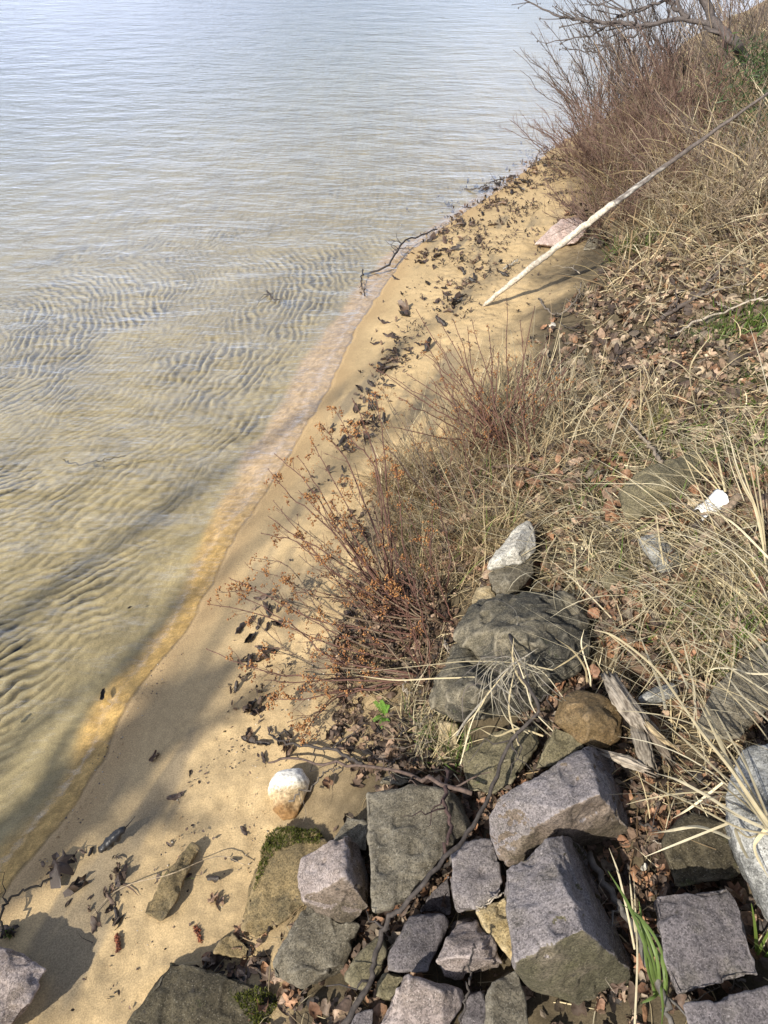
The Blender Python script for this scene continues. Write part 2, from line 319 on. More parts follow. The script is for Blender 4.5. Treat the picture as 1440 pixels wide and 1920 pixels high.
# white stone stained rusty towards its foot
m, t, b = mat_base('rust_stained_white', .7); v = N(t, 'ShaderNodeTexCoord').outputs['Object']
sx = N(t, 'ShaderNodeSeparateXYZ'); t.links.new(v, sx.inputs[0]); ma = N(t, 'ShaderNodeMath', operation='MULTIPLY_ADD'); ma.inputs[1].default_value = 5.5; ma.inputs[2].default_value = .42
t.links.new(sx.outputs[1], ma.inputs[0]); n1 = noise_node(t, 30, 6, v, .7); ad = N(t, 'ShaderNodeMath', operation='MULTIPLY_ADD'); ad.inputs[1].default_value = .45
t.links.new(n1.outputs[0], ad.inputs[0]); t.links.new(ma.outputs[0], ad.inputs[2])
r = ramp(t, [(.25, (.30, .17, .07)), (.50, (.60, .46, .27)), (.66, (.84, .80, .70)), (1, (.80, .78, .72))]); t.links.new(ad.outputs[0], r.inputs[0])
n2 = noise_node(t, 120, 4, v); r2 = ramp(t, [(.35, (.6,) * 3), (.6, (1.1,) * 3)]); t.links.new(n2.outputs[0], r2.inputs[0]); c = mixc(t, None, r.outputs[0], r2.outputs[0], 'MULTIPLY', 1.)
t.links.new(c, b.inputs['Base Color']); nb = noise_node(t, 60, 8, v, .7); bn = N(t, 'ShaderNodeBump'); bn.inputs['Strength'].default_value = .5; bn.inputs['Distance'].default_value = .006
t.links.new(nb.outputs[0], bn.inputs['Height']); t.links.new(bn.outputs[0], b.inputs['Normal']); M['stained'] = m

def refine(me, vox):
    o = bpy.data.objects.new('tmp', me); COL.objects.link(o)
    md = o.modifiers.new('r', 'REMESH'); md.mode = 'VOXEL'; md.voxel_size = vox
    dg = bpy.context.evaluated_depsgraph_get(); e = bpy.data.meshes.new_from_object(o.evaluated_get(dg))
    bpy.data.objects.remove(o); bpy.data.meshes.remove(me); return e
def rock(name, label, cat, pts, mat, thick=.16, vox=.005, smooth=2, rough=.005, lump=.016, z0=None, group=None, cone=.88, face=None):
    pts = np.array(pts, float); cx, cy = pts[:, 0].mean(), pts[:, 1].mean()
    if z0 is None: z0 = gnd(cx, cy)[2]
    P = np.array([at(a, b_, z0 + h) for a, b_, h in pts])
    Q = np.array([p + ray(a, b_) / np.linalg.norm(ray(a, b_)) * thick for p, (a, b_, h) in zip(P, pts)])
    Q[:, 2] = np.minimum(Q[:, 2], z0 - .02); q = Q.mean(0); Q = q + (Q - q) * cone
    bm = bmesh.new()
    for p in np.vstack([P, Q]): bm.verts.new(p)
    res = bmesh.ops.convex_hull(bm, input=bm.verts[:])
    lo = [v_ for v_ in bm.verts if not v_.link_faces]
    bmesh.ops.delete(bm, geom=lo, context='VERTS')
    me = bpy.data.meshes.new('h'); bm.to_mesh(me); bm.free()
    me = refine(me, vox)
    n = len(me.vertices); V = np.empty(n * 3, np.float32); me.vertices.foreach_get('co', V); V = V.reshape(-1, 3).astype(float)
    E = np.empty(len(me.edges) * 2, np.int32); me.edges.foreach_get('vertices', E); E = E.reshape(-1, 2)
    deg = np.bincount(E.ravel(), minlength=n)[:, None]
    for _ in range(smooth):
        A = np.zeros_like(V)
        for k in range(3): A[:, k] = np.bincount(E[:, 0], V[E[:, 1], k], n) + np.bincount(E[:, 1], V[E[:, 0], k], n)
        V = V * .4 + .6 * A / deg
    me.vertices.foreach_set('co', V.ravel().astype(np.float32)); me.update()
    Nn = np.empty(n * 3, np.float32); me.vertices.foreach_get('normal', Nn); Nn = Nn.reshape(-1, 3)
    sd = random.randint(0, 999)
    disp = lump * noise3(V * 9, sd) + lump * .5 * noise3(V * 19, sd + 1) + rough * noise3(V * 45, sd + 2) + rough * .7 * noise3(V * 95, sd + 3)
    # shallow chips broken from the surface
    ch = noise3(V * 26, sd + 5); disp = disp - rough * 1.3 * sstep(.10, .2, ch) - rough * .8 * sstep(.05, .12, noise3(V * 11, sd + 7))
    V = V + Nn * disp[:, None]
    c0 = V.mean(0); V = V - c0
    me.vertices.foreach_set('co', V.ravel().astype(np.float32))
    me.polygons.foreach_set('use_smooth', np.ones(len(me.polygons), bool)); me.update()
    me.name = name; me.materials.clear(); me.materials.append(M[mat])
    if face:   # a weathered face of its own stone colour
        me.materials.append(M[face[0]]); npo = len(me.polygons); pn = np.empty(npo * 3, np.float32); me.polygons.foreach_get('normal', pn); pn = pn.reshape(-1, 3)
        pc = np.empty(npo * 3, np.float32); me.polygons.foreach_get('center', pc); pc = pc.reshape(-1, 3)
        k = (pn @ np.array(face[1]) + .35 * noise3(pc * 25, 3)) > face[2]; me.polygons.foreach_set('material_index', k.astype(np.int32))
    o = bpy.data.objects.new(name, me); COL.objects.link(o); o.location = c0
    tag(o, label, cat, group); return o

G = 'granite blocks of the rubble bank'
B = 'granite_block'
rock(B, 'largest lilac granite block, tilted, its pale face up, above the upright one', 'stone block',
     [(928, 1496, .22), (1010, 1448, .24), (1091, 1401, .25), (1104, 1391, .22), (1125, 1489, .29), (1183, 1558, .09), (1155, 1572, .05), (1057, 1568, .09), (943, 1629, .10), (918, 1530, .17), (1165, 1430, -.01), (1190, 1500, -.07), (928, 1602, .11), (1060, 1516, .27), (1000, 1556, .22)], 'lilac', group=G, smooth=0, vox=.004, face=('brownface', (.1, -.95, -.1), .42))
rock(B, 'tall lilac granite block with a dark mossy lower face, beside the green grass blades', 'stone block',
     [(945, 1629, .22), (1024, 1573, .24), (1054, 1562, .22), (1076, 1699, .30), (1095, 1744, .31), (967, 1804, .25), (949, 1699, .24), (1097, 1588, -.02), (1127, 1659, -.06), (1172, 1783, -.02), (1185, 1822, .10), (1179, 1845, .07), (1087, 1889, .03), (1003, 1864, .04), (969, 1815, .18)], 'lilac', group=G, smooth=0, vox=.004, face=('mossface', (.1, -.95, -.1), .35))
rock(B, 'small rounded square block of pinkish grey granite left of the tall block', 'stone block',
     [(840, 1593, .14), (870, 1572, .14), (923, 1573, .15), (937, 1610, .17), (943, 1673, .17), (893, 1705, .15), (857, 1712, .14), (848, 1680, .15)], 'lilac', group=G)
rock('stone_slab', 'big flat grey brown slab, speckled, standing between the leaning pink block and the dark branch', 'slab',
     [(685, 1485, .17), (767, 1467, .17), (840, 1480, .19), (860, 1490, .12), (880, 1547, .12), (833, 1607, .18), (793, 1650, .18), (763, 1692, .17), (700, 1710, .16), (693, 1663, .17), (688, 1580, .17)], 'grey', smooth=3, lump=.012)
rock(B, 'pinkish wedge shaped block leaning on the left side of the big flat slab', 'stone block',
     [(647, 1562, .21), (613, 1580, .19), (567, 1610, .15), (562, 1643, .14), (568, 1690, .14), (645, 1643, .24), (633, 1747, .08), (695, 1702, .15), (692, 1673, .15), (692, 1597, .04)], 'pink', group=G, smooth=0, vox=.004, face=('brownface', (.1, -.95, -.1), .45))
rock(B, 'grey stone tip showing behind the leaning pink wedge block', 'stone block',
     [(650, 1528, .10), (690, 1543, .11), (623, 1580, .10), (690, 1597, .11), (640, 1590, .10)], 'grey', group=G)
rock(B, 'broad worn grey stone under the leaning pink wedge block, beside the dry leaves', 'stone block',
     [(573, 1690, .10), (508, 1805, .09), (508, 1842, .07), (570, 1859, .06), (617, 1822, .10), (677, 1733, .10), (633, 1725, .12), (647, 1810, .07)], 'grey', group=G, lump=.03)
rock(B, 'narrow greenish grey stone under the dark branch, left of the dusky square block', 'stone block',
     [(713, 1758, .09), (667, 1797, .09), (648, 1837, .08), (687, 1855, .07), (723, 1783, .10), (712, 1818, .09)], 'olive', group=G)
rock(B, 'dusky square block right of the dark branch, directly below the flat slab', 'stone block',
     [(770, 1720, .12), (830, 1715, .12), (840, 1728, .11), (817, 1770, .13), (803, 1825, .14), (727, 1819, .12), (733, 1787, .12), (760, 1740, .13)], 'dark', group=G)
rock(B, 'brown pink block with a pale ridge across it, left of the ochre stone', 'stone block',
     [(853, 1727, .11), (893, 1717, .11), (923, 1757, .15), (947, 1810, .10), (897, 1829, .09), (860, 1847, .09), (823, 1832, .11), (813, 1803, .15), (833, 1757, .14), (880, 1792, .17)], 'pink', group=G)
rock('ochre_stone', 'yellow ochre stone wedged left of the tall lilac block', 'stone',
     [(893, 1707, .10), (947, 1680, .11), (965, 1715, .12), (964, 1802, .10), (933, 1769, .11), (910, 1747, .12)], 'ochre')
rock(B, 'shaded grey stone under the dusky square block, above the bottom edge block', 'stone block',
     [(720, 1824, .07), (763, 1829, .07), (733, 1879, .06), (703, 1869, .06), (705, 1840, .06)], 'olive', group=G)
rock(B, 'pale lilac block cut by the bottom edge of the photo, its top corner up', 'stone block',
     [(760, 1827, .17), (863, 1847, .15), (872, 1865, .13), (833, 1940, .16), (700, 1940, .12), (733, 1880, .15), (740, 1857, .16), (830, 1860, .19)], 'pink', group=G)
rock(B, 'light grey green speckled block under the tall lilac block at the bottom edge', 'stone block',
     [(917, 1840, .12), (960, 1808, .12), (971, 1815, .12), (986, 1849, .12), (995, 1940, .12), (911, 1940, .12)], 'grey', group=G)
rock(B, 'dark plum stone at the bottom edge between the pale block and the grey green one', 'stone block',
     [(880, 1862, .09), (913, 1855, .09), (915, 1940, .09), (850, 1940, .09)], 'dark', group=G)
rock(B, 'square dark grey granite block with flat top, right of the green grass blades', 'stone block',
     [(1226, 1678, .15), (1342, 1659, .16), (1365, 1657, .15), (1391, 1699, .15), (1424, 1830, .15), (1346, 1851, .14), (1267, 1873, .13), (1241, 1785, .14), (1230, 1710, .15)], 'dark', group=G, smooth=1, vox=.004)
rock(B, 'dark grey granite block in the bottom right corner below the square one', 'stone block',
     [(1278, 1881, .13), (1460, 1846, .14), (1460, 1960, .13), (1300, 1960, .12)], 'dark', group=G)
rock('lichen_boulder', 'pale grey lichen covered boulder at the right edge under long straw', 'boulder',
     [(1384, 1410, .20), (1450, 1380, .22), (1365, 1492, .20), (1369, 1575, .18), (1406, 1654, .15), (1440, 1735, .12), (1530, 1400, .24), (1530, 1740, .20), (1470, 1560, .27)], 'lichen', smooth=12, thick=.2)
rock('soil_rock', 'dark soil covered flat rock between the largest block and the lichen boulder', 'rock',
     [(1237, 1575, .05), (1297, 1520, .06), (1365, 1538, .07), (1397, 1640, .06), (1350, 1660, .06), (1262, 1668, .05)], 'tarry', smooth=10)
rock(B, 'small pointed grey stone rising behind the largest lilac block', 'stone block',
     [(1037, 1355, .17), (1092, 1378, .15), (1098, 1400, .14), (1040, 1440, .12), (1000, 1445, .10)], 'olive', group=G)
rock('stone_slab', 'tilted olive slab behind the largest lilac block, draped with straw', 'slab',
     [(858, 1412, .09), (927, 1372, .10), (1014, 1360, .12), (1012, 1394, .13), (982, 1430, .14), (960, 1469, .12), (927, 1492, .10), (875, 1485, .08)], 'olive', smooth=4)
rock('brown_stone', 'rounded rusty brown stone beside the split grey driftwood', 'stone',
     [(1050, 1307, .14), (1090, 1290, .15), (1142, 1308, .15), (1172, 1343, .14), (1162, 1382, .13), (1142, 1403, .11), (1096, 1400, .11), (1034, 1355, .13), (1100, 1345, .20)], 'brown', smooth=14, lump=.012)
rock('boulder', 'largest dark rounded boulder in the middle of the bank, spotted with lichen', 'boulder',
     [(850, 1197, .12), (856, 1160, .12), (885, 1130, .13), (931, 1119, .14), (1000, 1112, .15), (1066, 1119, .15), (1100, 1152, .15), (1112, 1197, .16), (1090, 1254, .16), (1037, 1284, .15), (986, 1310, .14), (900, 1240, .14), (1000, 1200, .26), (950, 1180, .24)], 'boulder', smooth=14, vox=.007, lump=.03, rough=.008, thick=.22)
rock('boulder', 'lower left boulder, brown and bulging, with straw lying over it', 'boulder',
     [(815, 1270, .14), (860, 1243, .15), (940, 1243, .15), (1000, 1258, .15), (1044, 1290, .14), (1012, 1324, .12), (960, 1349, .10), (855, 1356, .09), (800, 1336, .10), (797, 1308, .12), (900, 1290, .25)], 'boulder', smooth=14, vox=.007, lump=.028, rough=.008, thick=.22)
rock('boulder', 'small pale flecked rock wedged between the two dark boulders', 'boulder',
     [(833, 1248, .13), (846, 1213, .13), (876, 1198, .14), (917, 1230, .15), (932, 1262, .14), (880, 1275, .14), (880, 1235, .18)], 'boulder', smooth=8)
rock('tan_stone', 'tan stone peeking out under the lower left boulder', 'stone',
     [(823, 1352, .05), (856, 1360, .05), (858, 1405, .03), (825, 1400, .03)], 'tan')
rock('white_rock', 'pale whitish pointed rock above the dark boulders in the dry grass', 'rock',
     [(915, 1066, .13), (934, 1027, .14), (961, 990, .15), (991, 975, .15), (1004, 995, .13), (1008, 1032, .12), (985, 1055, .14), (965, 1020, .19)], 'white', smooth=6)
rock('grey_rock', 'smooth grey rock directly below the pale pointed rock', 'rock',
     [(915, 1073, .12), (954, 1053, .13), (997, 1043, .13), (1003, 1075, .12), (965, 1115, .11), (929, 1115, .11), (955, 1085, .16)], 'grey', smooth=10)
rock('tan_stone', 'small pale tan stone at the top left of the largest dark boulder', 'stone',
     [(885, 1130, .11), (897, 1100, .12), (922, 1096, .12), (936, 1122, .12), (910, 1130, .13)], 'tan', smooth=8)
rock('grey_rock', 'large smooth grey rock half hidden by grass left of the white litter', 'rock',
     [(1150, 925, .05), (1180, 895, .08), (1229, 868, .10), (1307, 838, .11), (1330, 872, .10), (1305, 925, .08), (1253, 962, .05), (1168, 978, .03), (1240, 905, .14)], 'olive', smooth=14, vox=.009)
rock('stone_slab', 'flat grey slab at the right edge above the lichen boulder', 'slab',
     [(1302, 1364, .07), (1330, 1297, .08), (1390, 1233, .09), (1470, 1185, .10), (1470, 1300, .10), (1403, 1341, .10), (1388, 1386, .08), (1330, 1388, .07)], 'grey', smooth=4, lump=.01)
rock('grey_rock', 'small mottled grey rock right of the split grey driftwood', 'rock',
     [(1192, 1309, .06), (1229, 1286, .08), (1266, 1277, .08), (1278, 1307, .07), (1202, 1328, .05), (1235, 1300, .11)], 'lichen', smooth=8)
rock('grey_rock', 'bluish grey rock buried in matted grass below the white litter', 'rock',
     [(1195, 1010, .04), (1230, 1000, .05), (1275, 1040, .05), (1290, 1080, .04), (1230, 1075, .04), (1235, 1035, .08)], 'lichen', smooth=10)
rock('grey_rock', 'low grey rock under matted grass above the driftwood', 'rock',
     [(1120, 1085, .03), (1170, 1065, .05), (1220, 1090, .05), (1200, 1115, .03), (1140, 1112, .03)], 'olive', smooth=10)
rock('round_stone', 'egg shaped white stone with rusty foot on the open sand', 'stone',
     [(500, 1484, .05), (508, 1462, .06), (520, 1446, .06), (548, 1438, .06), (568, 1440, .06), (584, 1462, .06), (583, 1482, .05), (570, 1506, .045), (556, 1532, .025), (532, 1538, .02), (514, 1520, .03), (558, 1462, .10), (525, 1470, .085), (530, 1505, .075)], 'stained', smooth=5, lump=.018, rough=.005, thick=.08)
rock('stone_slab', 'sand caked slab left of the pink wedge block with moss on its rim', 'slab',
     [(500, 1562, .05), (520, 1550, .06), (600, 1555, .08), (622, 1590, .08), (575, 1640, .08), (570, 1700, .07), (480, 1765, .03), (448, 1742, .02), (480, 1650, .05)], 'sandy', smooth=6)
rock('concrete_block', 'dark pebbly old concrete block at the bottom edge, moss on its right end', 'concrete',
     [(315, 1796, .08), (360, 1807, .09), (435, 1830, .10), (525, 1867, .10), (640, 1945, .08), (220, 1945, .08), (262, 1878, .08), (296, 1830, .08)], 'tarry', smooth=5)
rock(B, 'pale pink granite block in the bottom left corner throwing a shadow on the sand', 'stone block',
     [(-60, 1768, .12), (0, 1775, .13), (47, 1788, .13), (85, 1819, .12), (58, 1875, .14), (19, 1927, .13), (-60, 1990, .12)], 'pink', group=G, thick=.18, smooth=1)
rock('sandy_stone', 'long sand caked stone with a grass tuft, on the open sand', 'stone',
     [(360, 1578, .03), (375, 1588, .03), (348, 1640, .05), (335, 1690, .05), (303, 1732, .04), (265, 1715, .03), (275, 1690, .04), (310, 1645, .06)], 'sandy', smooth=10)
rock(B, 'low sandy stone at the edge of the beach above the pebbly concrete', 'stone block',
     [(398, 1787, .04), (416, 1757, .05), (435, 1744, .05), (470, 1777, .05), (462, 1800, .04)], 'sandy', group=G)
rock('pink_rock', 'flat rose coloured rock beside the long driftwood pole on the beach', 'rock',
     [(998, 460, .03), (1028, 430, .12), (1054, 408, .16), (1085, 405, .15), (1102, 415, .12), (1098, 440, .09), (1080, 457, .05), (1038, 464, .03)], 'rose', smooth=4, vox=.012)
rock('grey_rock', 'small grey rock right of the rose coloured rock under the pole', 'rock',
     [(1090, 470, .02), (1103, 445, .06), (1130, 430, .08), (1140, 438, .06), (1118, 470, .03)], 'grey', smooth=6, vox=.012)
rock('pebble', 'white pebble where the beach meets the leaf litter', 'pebble',
     [(1029, 612, .01), (1034, 603, .02), (1041, 604, .02), (1043, 611, .01)], 'white', smooth=4, thick=.03)
rock('pebble', 'pale pebble in the leaf litter between the blocks and the lichen boulder', 'pebble',
     [(1200, 1622, .03), (1207, 1614, .04), (1216, 1618, .04), (1217, 1628, .03), (1206, 1630, .03)], 'white', smooth=4, thick=.03, vox=.004)
rock(B, 'dark stone at the bottom edge left of the branch', 'stone block',
     [(667, 1895, .06), (702, 1890, .06), (697, 1945, .06), (640, 1945, .06)], 'dark', group=G)
rock(B, 'grey stone top showing just above the big flat slab', 'stone block',
     [(708, 1470, .10), (716, 1458, .11), (737, 1450, .11), (772, 1465, .12), (755, 1475, .13)], 'grey', group=G)
rock(B, 'shadowed brown stone in the gap between the flat slab and the small square block', 'stone block',
     [(781, 1712, .04), (800, 1680, .05), (843, 1635, .05), (852, 1700, .04), (845, 1718, .04)], 'dark', group=G)
rock('grey_rock', 'dark round rock half in the grass behind the red stemmed shrub', 'rock',
     [(795, 890, .04), (805, 875, .06), (835, 872, .07), (850, 885, .06), (840, 900, .04), (805, 902, .03)], 'boulder', smooth=8, vox=.01)

# ------------------------------------------------------------------ plant and litter builders

def inpoly(x, y, P):
    c = np.zeros(x.shape, bool); n = len(P)
    for i in range(n):
        x1, y1 = P[i]; x2, y2 = P[(i + 1) % n]
        k = ((y1 > y) != (y2 > y)) & (x < (x2 - x1) * (y - y1) / (y2 - y1 + 1e-12) + x1); c ^= k
    return c
def region(pix, n, clump=0, seed=0, skip=()):
    """n points spread evenly (or in clumps) over a patch of real ground"""
    P = np.array([gnd(a, b)[:2] for a, b in pix]); lo, hi = P.min(0), P.max(0); out = []; tot = 0
    while tot < n:
        q = RNG.uniform(lo, hi, (n * 4, 2)); k = inpoly(q[:, 0], q[:, 1], P)
        if clump: k &= RNG.random(len(q)) < sstep(.5 - .25 * clump, .5 + .25 * clump, fbm2(q[:, 0] * 4, q[:, 1] * 4, 100 + seed, 3)) + .12
        q = q[k]
        for sp_ in skip: q = q[~inpoly(q[:, 0], q[:, 1], np.array([gnd(a, b)[:2] for a, b in sp_]))]
        out.append(q); tot += len(q)
    return np.concatenate(out)[:n]
def blades(xy, L, W, pitch0, pitch1, head=None, spread=math.pi, curl=.6, cols=None, z=None, K=7, floor=True, clampz=.004):
    """curved tapering ribbons rising from xy; pitch is the angle above level at root and tip"""
    n = len(xy); r = RNG.random
    L = L[0] + (L[1] - L[0]) * r(n) ** 1.3; Wd = W * 1.25 * (.6 + .8 * r(n))
    n = len(xy); h = (RNG.uniform(-math.pi, math.pi, n) if head is None else head + RNG.normal(0, spread, n)); dh = RNG.normal(0, curl, n)
    p0 = pitch0[0] + (pitch0[1] - pitch0[0]) * r(n); p1 = pitch1[0] + (pitch1[1] - pitch1[0]) * r(n)
    P = np.zeros((n, K, 3)); P[:, 0, :2] = xy; P[:, 0, 2] = (T(xy[:, 0], xy[:, 1]) if z is None else z)
    for k in range(1, K):
        f = (k - .5) / (K - 1); pt = p0 + (p1 - p0) * f; hh = h + dh * f
        d = np.stack([np.cos(pt) * np.cos(hh), np.cos(pt) * np.sin(hh), np.sin(pt)], -1); P[:, k] = P[:, k - 1] + d * (L / (K - 1))[:, None]
    if floor:
        zz = T(P[..., 0].ravel(), P[..., 1].ravel()).reshape(n, K) + clampz + .02 * r((n, 1)); P[:, 1:, 2] = np.maximum(P[:, 1:, 2], zz[:, 1:])
    tw = r(n) * math.pi; sd = np.stack([-np.sin(h) * np.cos(tw * .4), np.cos(h) * np.cos(tw * .4), np.sin(tw * .4)], -1)
    tap = np.array([.8, 1, 1, .9, .75, .5, .12])[np.linspace(0, 6, K).astype(int)]
    off = sd[:, None] * (Wd[:, None] * tap[None])[..., None] * .5
    V = np.stack([P - off, P + off], 2).reshape(-1, 3)
    b = (np.arange(n) * K * 2)[:, None] + (np.arange(K - 1) * 2)[None]
    Fc = np.stack([b, b + 1, b + 3, b + 2], -1).reshape(-1, 4)
    cols = np.array(cols); ci = cols[RNG.integers(0, len(cols), n)] * (.7 + .6 * r((n, 1)))
    return V, Fc, np.repeat(ci, K * 2, 0)
def join(parts):
    V = []; Fq = []; C = []; o = 0
    for v_, f_, c_ in parts: V.append(v_); Fq.append(f_ + o); C.append(c_); o += len(v_)
    return np.concatenate(V), np.concatenate(Fq), np.concatenate(C)
def spline(P, n):
    P = np.asarray(P, float)
    if len(P) == 2: return P[0] + (P[1] - P[0]) * np.linspace(0, 1, n)[:, None]
    Q = np.vstack([2 * P[0] - P[1], P, 2 * P[-1] - P[-2]]); out = []
    for u in np.linspace(0, len(P) - 1 - 1e-6, n):
        i = int(u); f = u - i; a, b, c, d = Q[i:i + 4]
        out.append(.5 * ((2 * b) + (c - a) * f + (2 * a - 5 * b + 4 * c - d) * f * f + (3 * b - a - 3 * c + d) * f ** 3))
    return np.array(out)
def tube(P, r0, r1, sides=5, col=(.2, .1, .08), rough=0, prof=None):
    P = np.asarray(P, float); n = len(P); t = np.gradient(P, axis=0); t /= np.linalg.norm(t, axis=1)[:, None] + 1e-9
    up = np.array([0, 0, 1.]) if abs(t[0, 2]) < .9 else np.array([1., 0, 0])
    a = np.cross(t, up); a /= np.linalg.norm(a, axis=1)[:, None] + 1e-9; b = np.cross(t, a)
    rr = np.linspace(r0, r1, n) if prof is None else np.asarray(prof)
    an = np.linspace(0, 2 * math.pi, sides, endpoint=False)
    rad = rr[:, None] * (1 + rough * RNG.normal(0, 1, (n, sides)))
    V = P[:, None] + rad[..., None] * (np.cos(an)[None, :, None] * a[:, None] + np.sin(an)[None, :, None] * b[:, None])
    V = V.reshape(-1, 3); V = np.vstack([V, P[:1], P[-1:]]); i = np.arange(n - 1)[:, None] * sides; j = np.arange(sides)[None]; j2 = (j + 1) % sides
    Fq = np.stack([i + j, i + j2, i + sides + j2, i + sides + j], -1).reshape(-1, 4)
    e0 = n * sides; cap = np.array([[e0, (k + 1) % sides, k, k] for k in range(sides)] + [[e0 + 1, (n - 1) * sides + k, (n - 1) * sides + (k + 1) % sides, (n - 1) * sides + (k + 1) % sides] for k in range(sides)])
    Fq = np.vstack([Fq, cap]); C = np.tile(np.array(col, float), (len(V), 1)); return V, Fq, C
def tri_fix(Fq):
    return [tuple(f[:3]) if f[2] == f[3] else tuple(f) for f in Fq.tolist()]
def ribbon(P, wd, col, n=22, twist=.5, taper=.15):
    P = spline(P, n); t = np.gradient(P, axis=0); s = np.cross(t, [0, 0, 1.]); s /= np.linalg.norm(s, axis=1)[:, None] + 1e-9; u = np.cross(s, t); u /= np.linalg.norm(u, axis=1)[:, None] + 1e-9
    a = RNG.uniform(-twist, twist) + np.linspace(0, RNG.uniform(-twist, twist), n); f = np.linspace(0, 1, n)
    w_ = wd * .5 * (taper + (1 - taper) * np.minimum(1, f * 3.5)) ; mid = (s * np.cos(a)[:, None] + u * np.sin(a)[:, None]) * w_[:, None]; rid = u * (w_ * .35)[:, None]
    V = np.stack([P - mid, P + rid, P + mid], 1).reshape(-1, 3); b = np.arange(n - 1)[:, None] * 3
    Fq = np.concatenate([np.stack([b + k, b + k + 1, b + k + 4, b + k + 3], -1).reshape(-1, 4) for k in (0, 1)])
    return V, Fq, np.tile(np.array(col, float) * RNG.uniform(.8, 1.15), (len(V), 1))

M['grass'] = attr_mat('dry_grass', rough=.6, var=.2, scale=40, spec=.35, trans=.25)
M['leaf'] = attr_mat('dead_leaf', rough=.65, var=.45, scale=90, bump=.4, bscale=160, spec=.4, trans=.08)
M['wetleaf'] = attr_mat('wet_dead_leaf', rough=.38, var=.5, scale=90, bump=.4, bscale=160, spec=.5, objrand=.45)
M['dryleaf'] = attr_mat('curled_dry_leaf', rough=.6, var=.45, scale=70, bump=.4, bscale=130, spec=.35, objrand=.35, trans=.08)
M['twig'] = attr_mat('twig_bark', rough=.6, var=.35, scale=120, spec=.35)
M['bark'] = attr_mat('branch_bark', rough=.8, var=.5, scale=70, bump=.6, bscale=120)
M['green'] = attr_mat('green_grass', rough=.5, var=.2, scale=30, spec=.4, trans=.35)

STRAW = [(.66, .56, .35), (.56, .47, .29), (.72, .63, .43), (.46, .37, .21), (.44, .39, .27)]
DULL = [(.44, .34, .20), (.36, .26, .15), (.54, .43, .26), (.27, .20, .12), (.18, .12, .07)]
GRN = [(.10, .17, .03), (.14, .20, .04), (.17, .21, .06)]
def stuff(name, parts, mat, label, cat):
    V, Fq, C = join(parts); o = mesh_obj(name, V, Fq, mat, col=C); tag(o, label, cat, kind='stuff'); return o
P_ = math.pi
BRN_ = [(.30, .22, .14), (.24, .17, .11)]
SKP = [[(1145, 930), (1180, 885), (1229, 860), (1312, 830), (1335, 875), (1310, 935), (1255, 970), (1165, 985)], [(1300, 1370), (1330, 1290), (1390, 1225), (1480, 1175), (1480, 1390)], [(1190, 1000), (1235, 995), (1280, 1040), (1290, 1085), (1225, 1080)]]
# matted pale grass on the bank to the right
a = region([(1000, 1010), (1080, 900), (1180, 830), (1440, 740), (1480, 1330), (1310, 1260), (1120, 1220), (1110, 1130), (1010, 1090)], 1750, 1.9, 1, SKP)
fn = region([(1380, 880), (1500, 860), (1560, 1500), (1400, 1560), (1360, 1250)], 115, .5, 15)
b = region([(1000, 1010), (1080, 900), (1180, 830), (1440, 740), (1480, 1400), (1310, 1260), (1120, 1220), (1110, 1130), (1010, 1090)], 420, 1, 2)
stuff('dry_grass', [blades(a, (.08, .30), .0026, (.1, 1.0), (-.7, .3), -2.2, 1.5, .9, STRAW + [(.28, .26, .18), (.24, .19, .12), (.20, .15, .10), (.33, .30, .22)]),
                    blades(a[:420], (.08, .28), .0055, (.1, .7), (-.5, .2), -2.2, 1.5, .7, STRAW[2:] + BRN_[:2]),
                    blades(a[:600], (.2, .42), .003, (.25, .9), (-.4, .3), -2.6, .8, .5, STRAW[:3]),
                    blades(fn, (.35, .75), .0036, (.5, 1.25), (-.5, .3), 2.5, .45, .35, STRAW[:3] + [(.78, .70, .50)], K=12),
                    blades(b, (.05, .16), .0035, (.7, 1.4), (.2, 1.2), None, 1, .5, GRN)], M['grass'],
      'matted pale dry grass covering the right side of the bank', 'dry grass')
a = region([(690, 900), (860, 860), (1010, 850), (1010, 960), (930, 1050), (880, 1130), (800, 1110), (730, 1020)], 3400, 1, 3)
stuff('dry_grass', [blades(a, (.06, .26), .0022, (.2, 1.3), (-.5, .7), None, 1, .9, DULL + STRAW[3:4]),
                    blades(a[:500], (.15, .38), .0026, (.3, 1.2), (-.3, .5), 2.6, .9, .5, STRAW[:4]),
                    blades(a[:150], (.05, .2), .003, (.9, 1.4), (.6, 1.3), None, 1, .4, GRN)], M['grass'],
      'brown tangled dry grass behind and under the red stemmed shrub', 'dry grass')
a = region([(860, 800), (980, 700), (1100, 720), (1300, 760), (1200, 860), (1040, 930), (900, 900)], 1000, 1.5, 5)
stuff('dry_grass', [blades(a, (.08, .35), .0026, (.2, 1.35), (-.2, .8), 2.2, 1.2, .6, STRAW + DULL[:2])], M['grass'],
      'thin dry grass where the sand meets the bank in the middle', 'dry grass')
a = region([(1130, 540), (1180, 440), (1300, 360), (1440, 330), (1500, 560), (1300, 560)], 1300, 1.4, 7)
a4 = region([(1080, 560), (1200, 480), (1460, 420), (1500, 800), (1220, 800), (1060, 720)], 900, 1.2, 16)
a2 = region([(1240, 420), (1440, 430), (1560, 200), (1440, 60), (1300, 120), (1230, 220)], 2300, 1, 8)
a3 = region([(1110, 430), (1240, 430), (1320, 260), (1250, 180), (1150, 240), (1100, 320)], 1300, .8, 13)
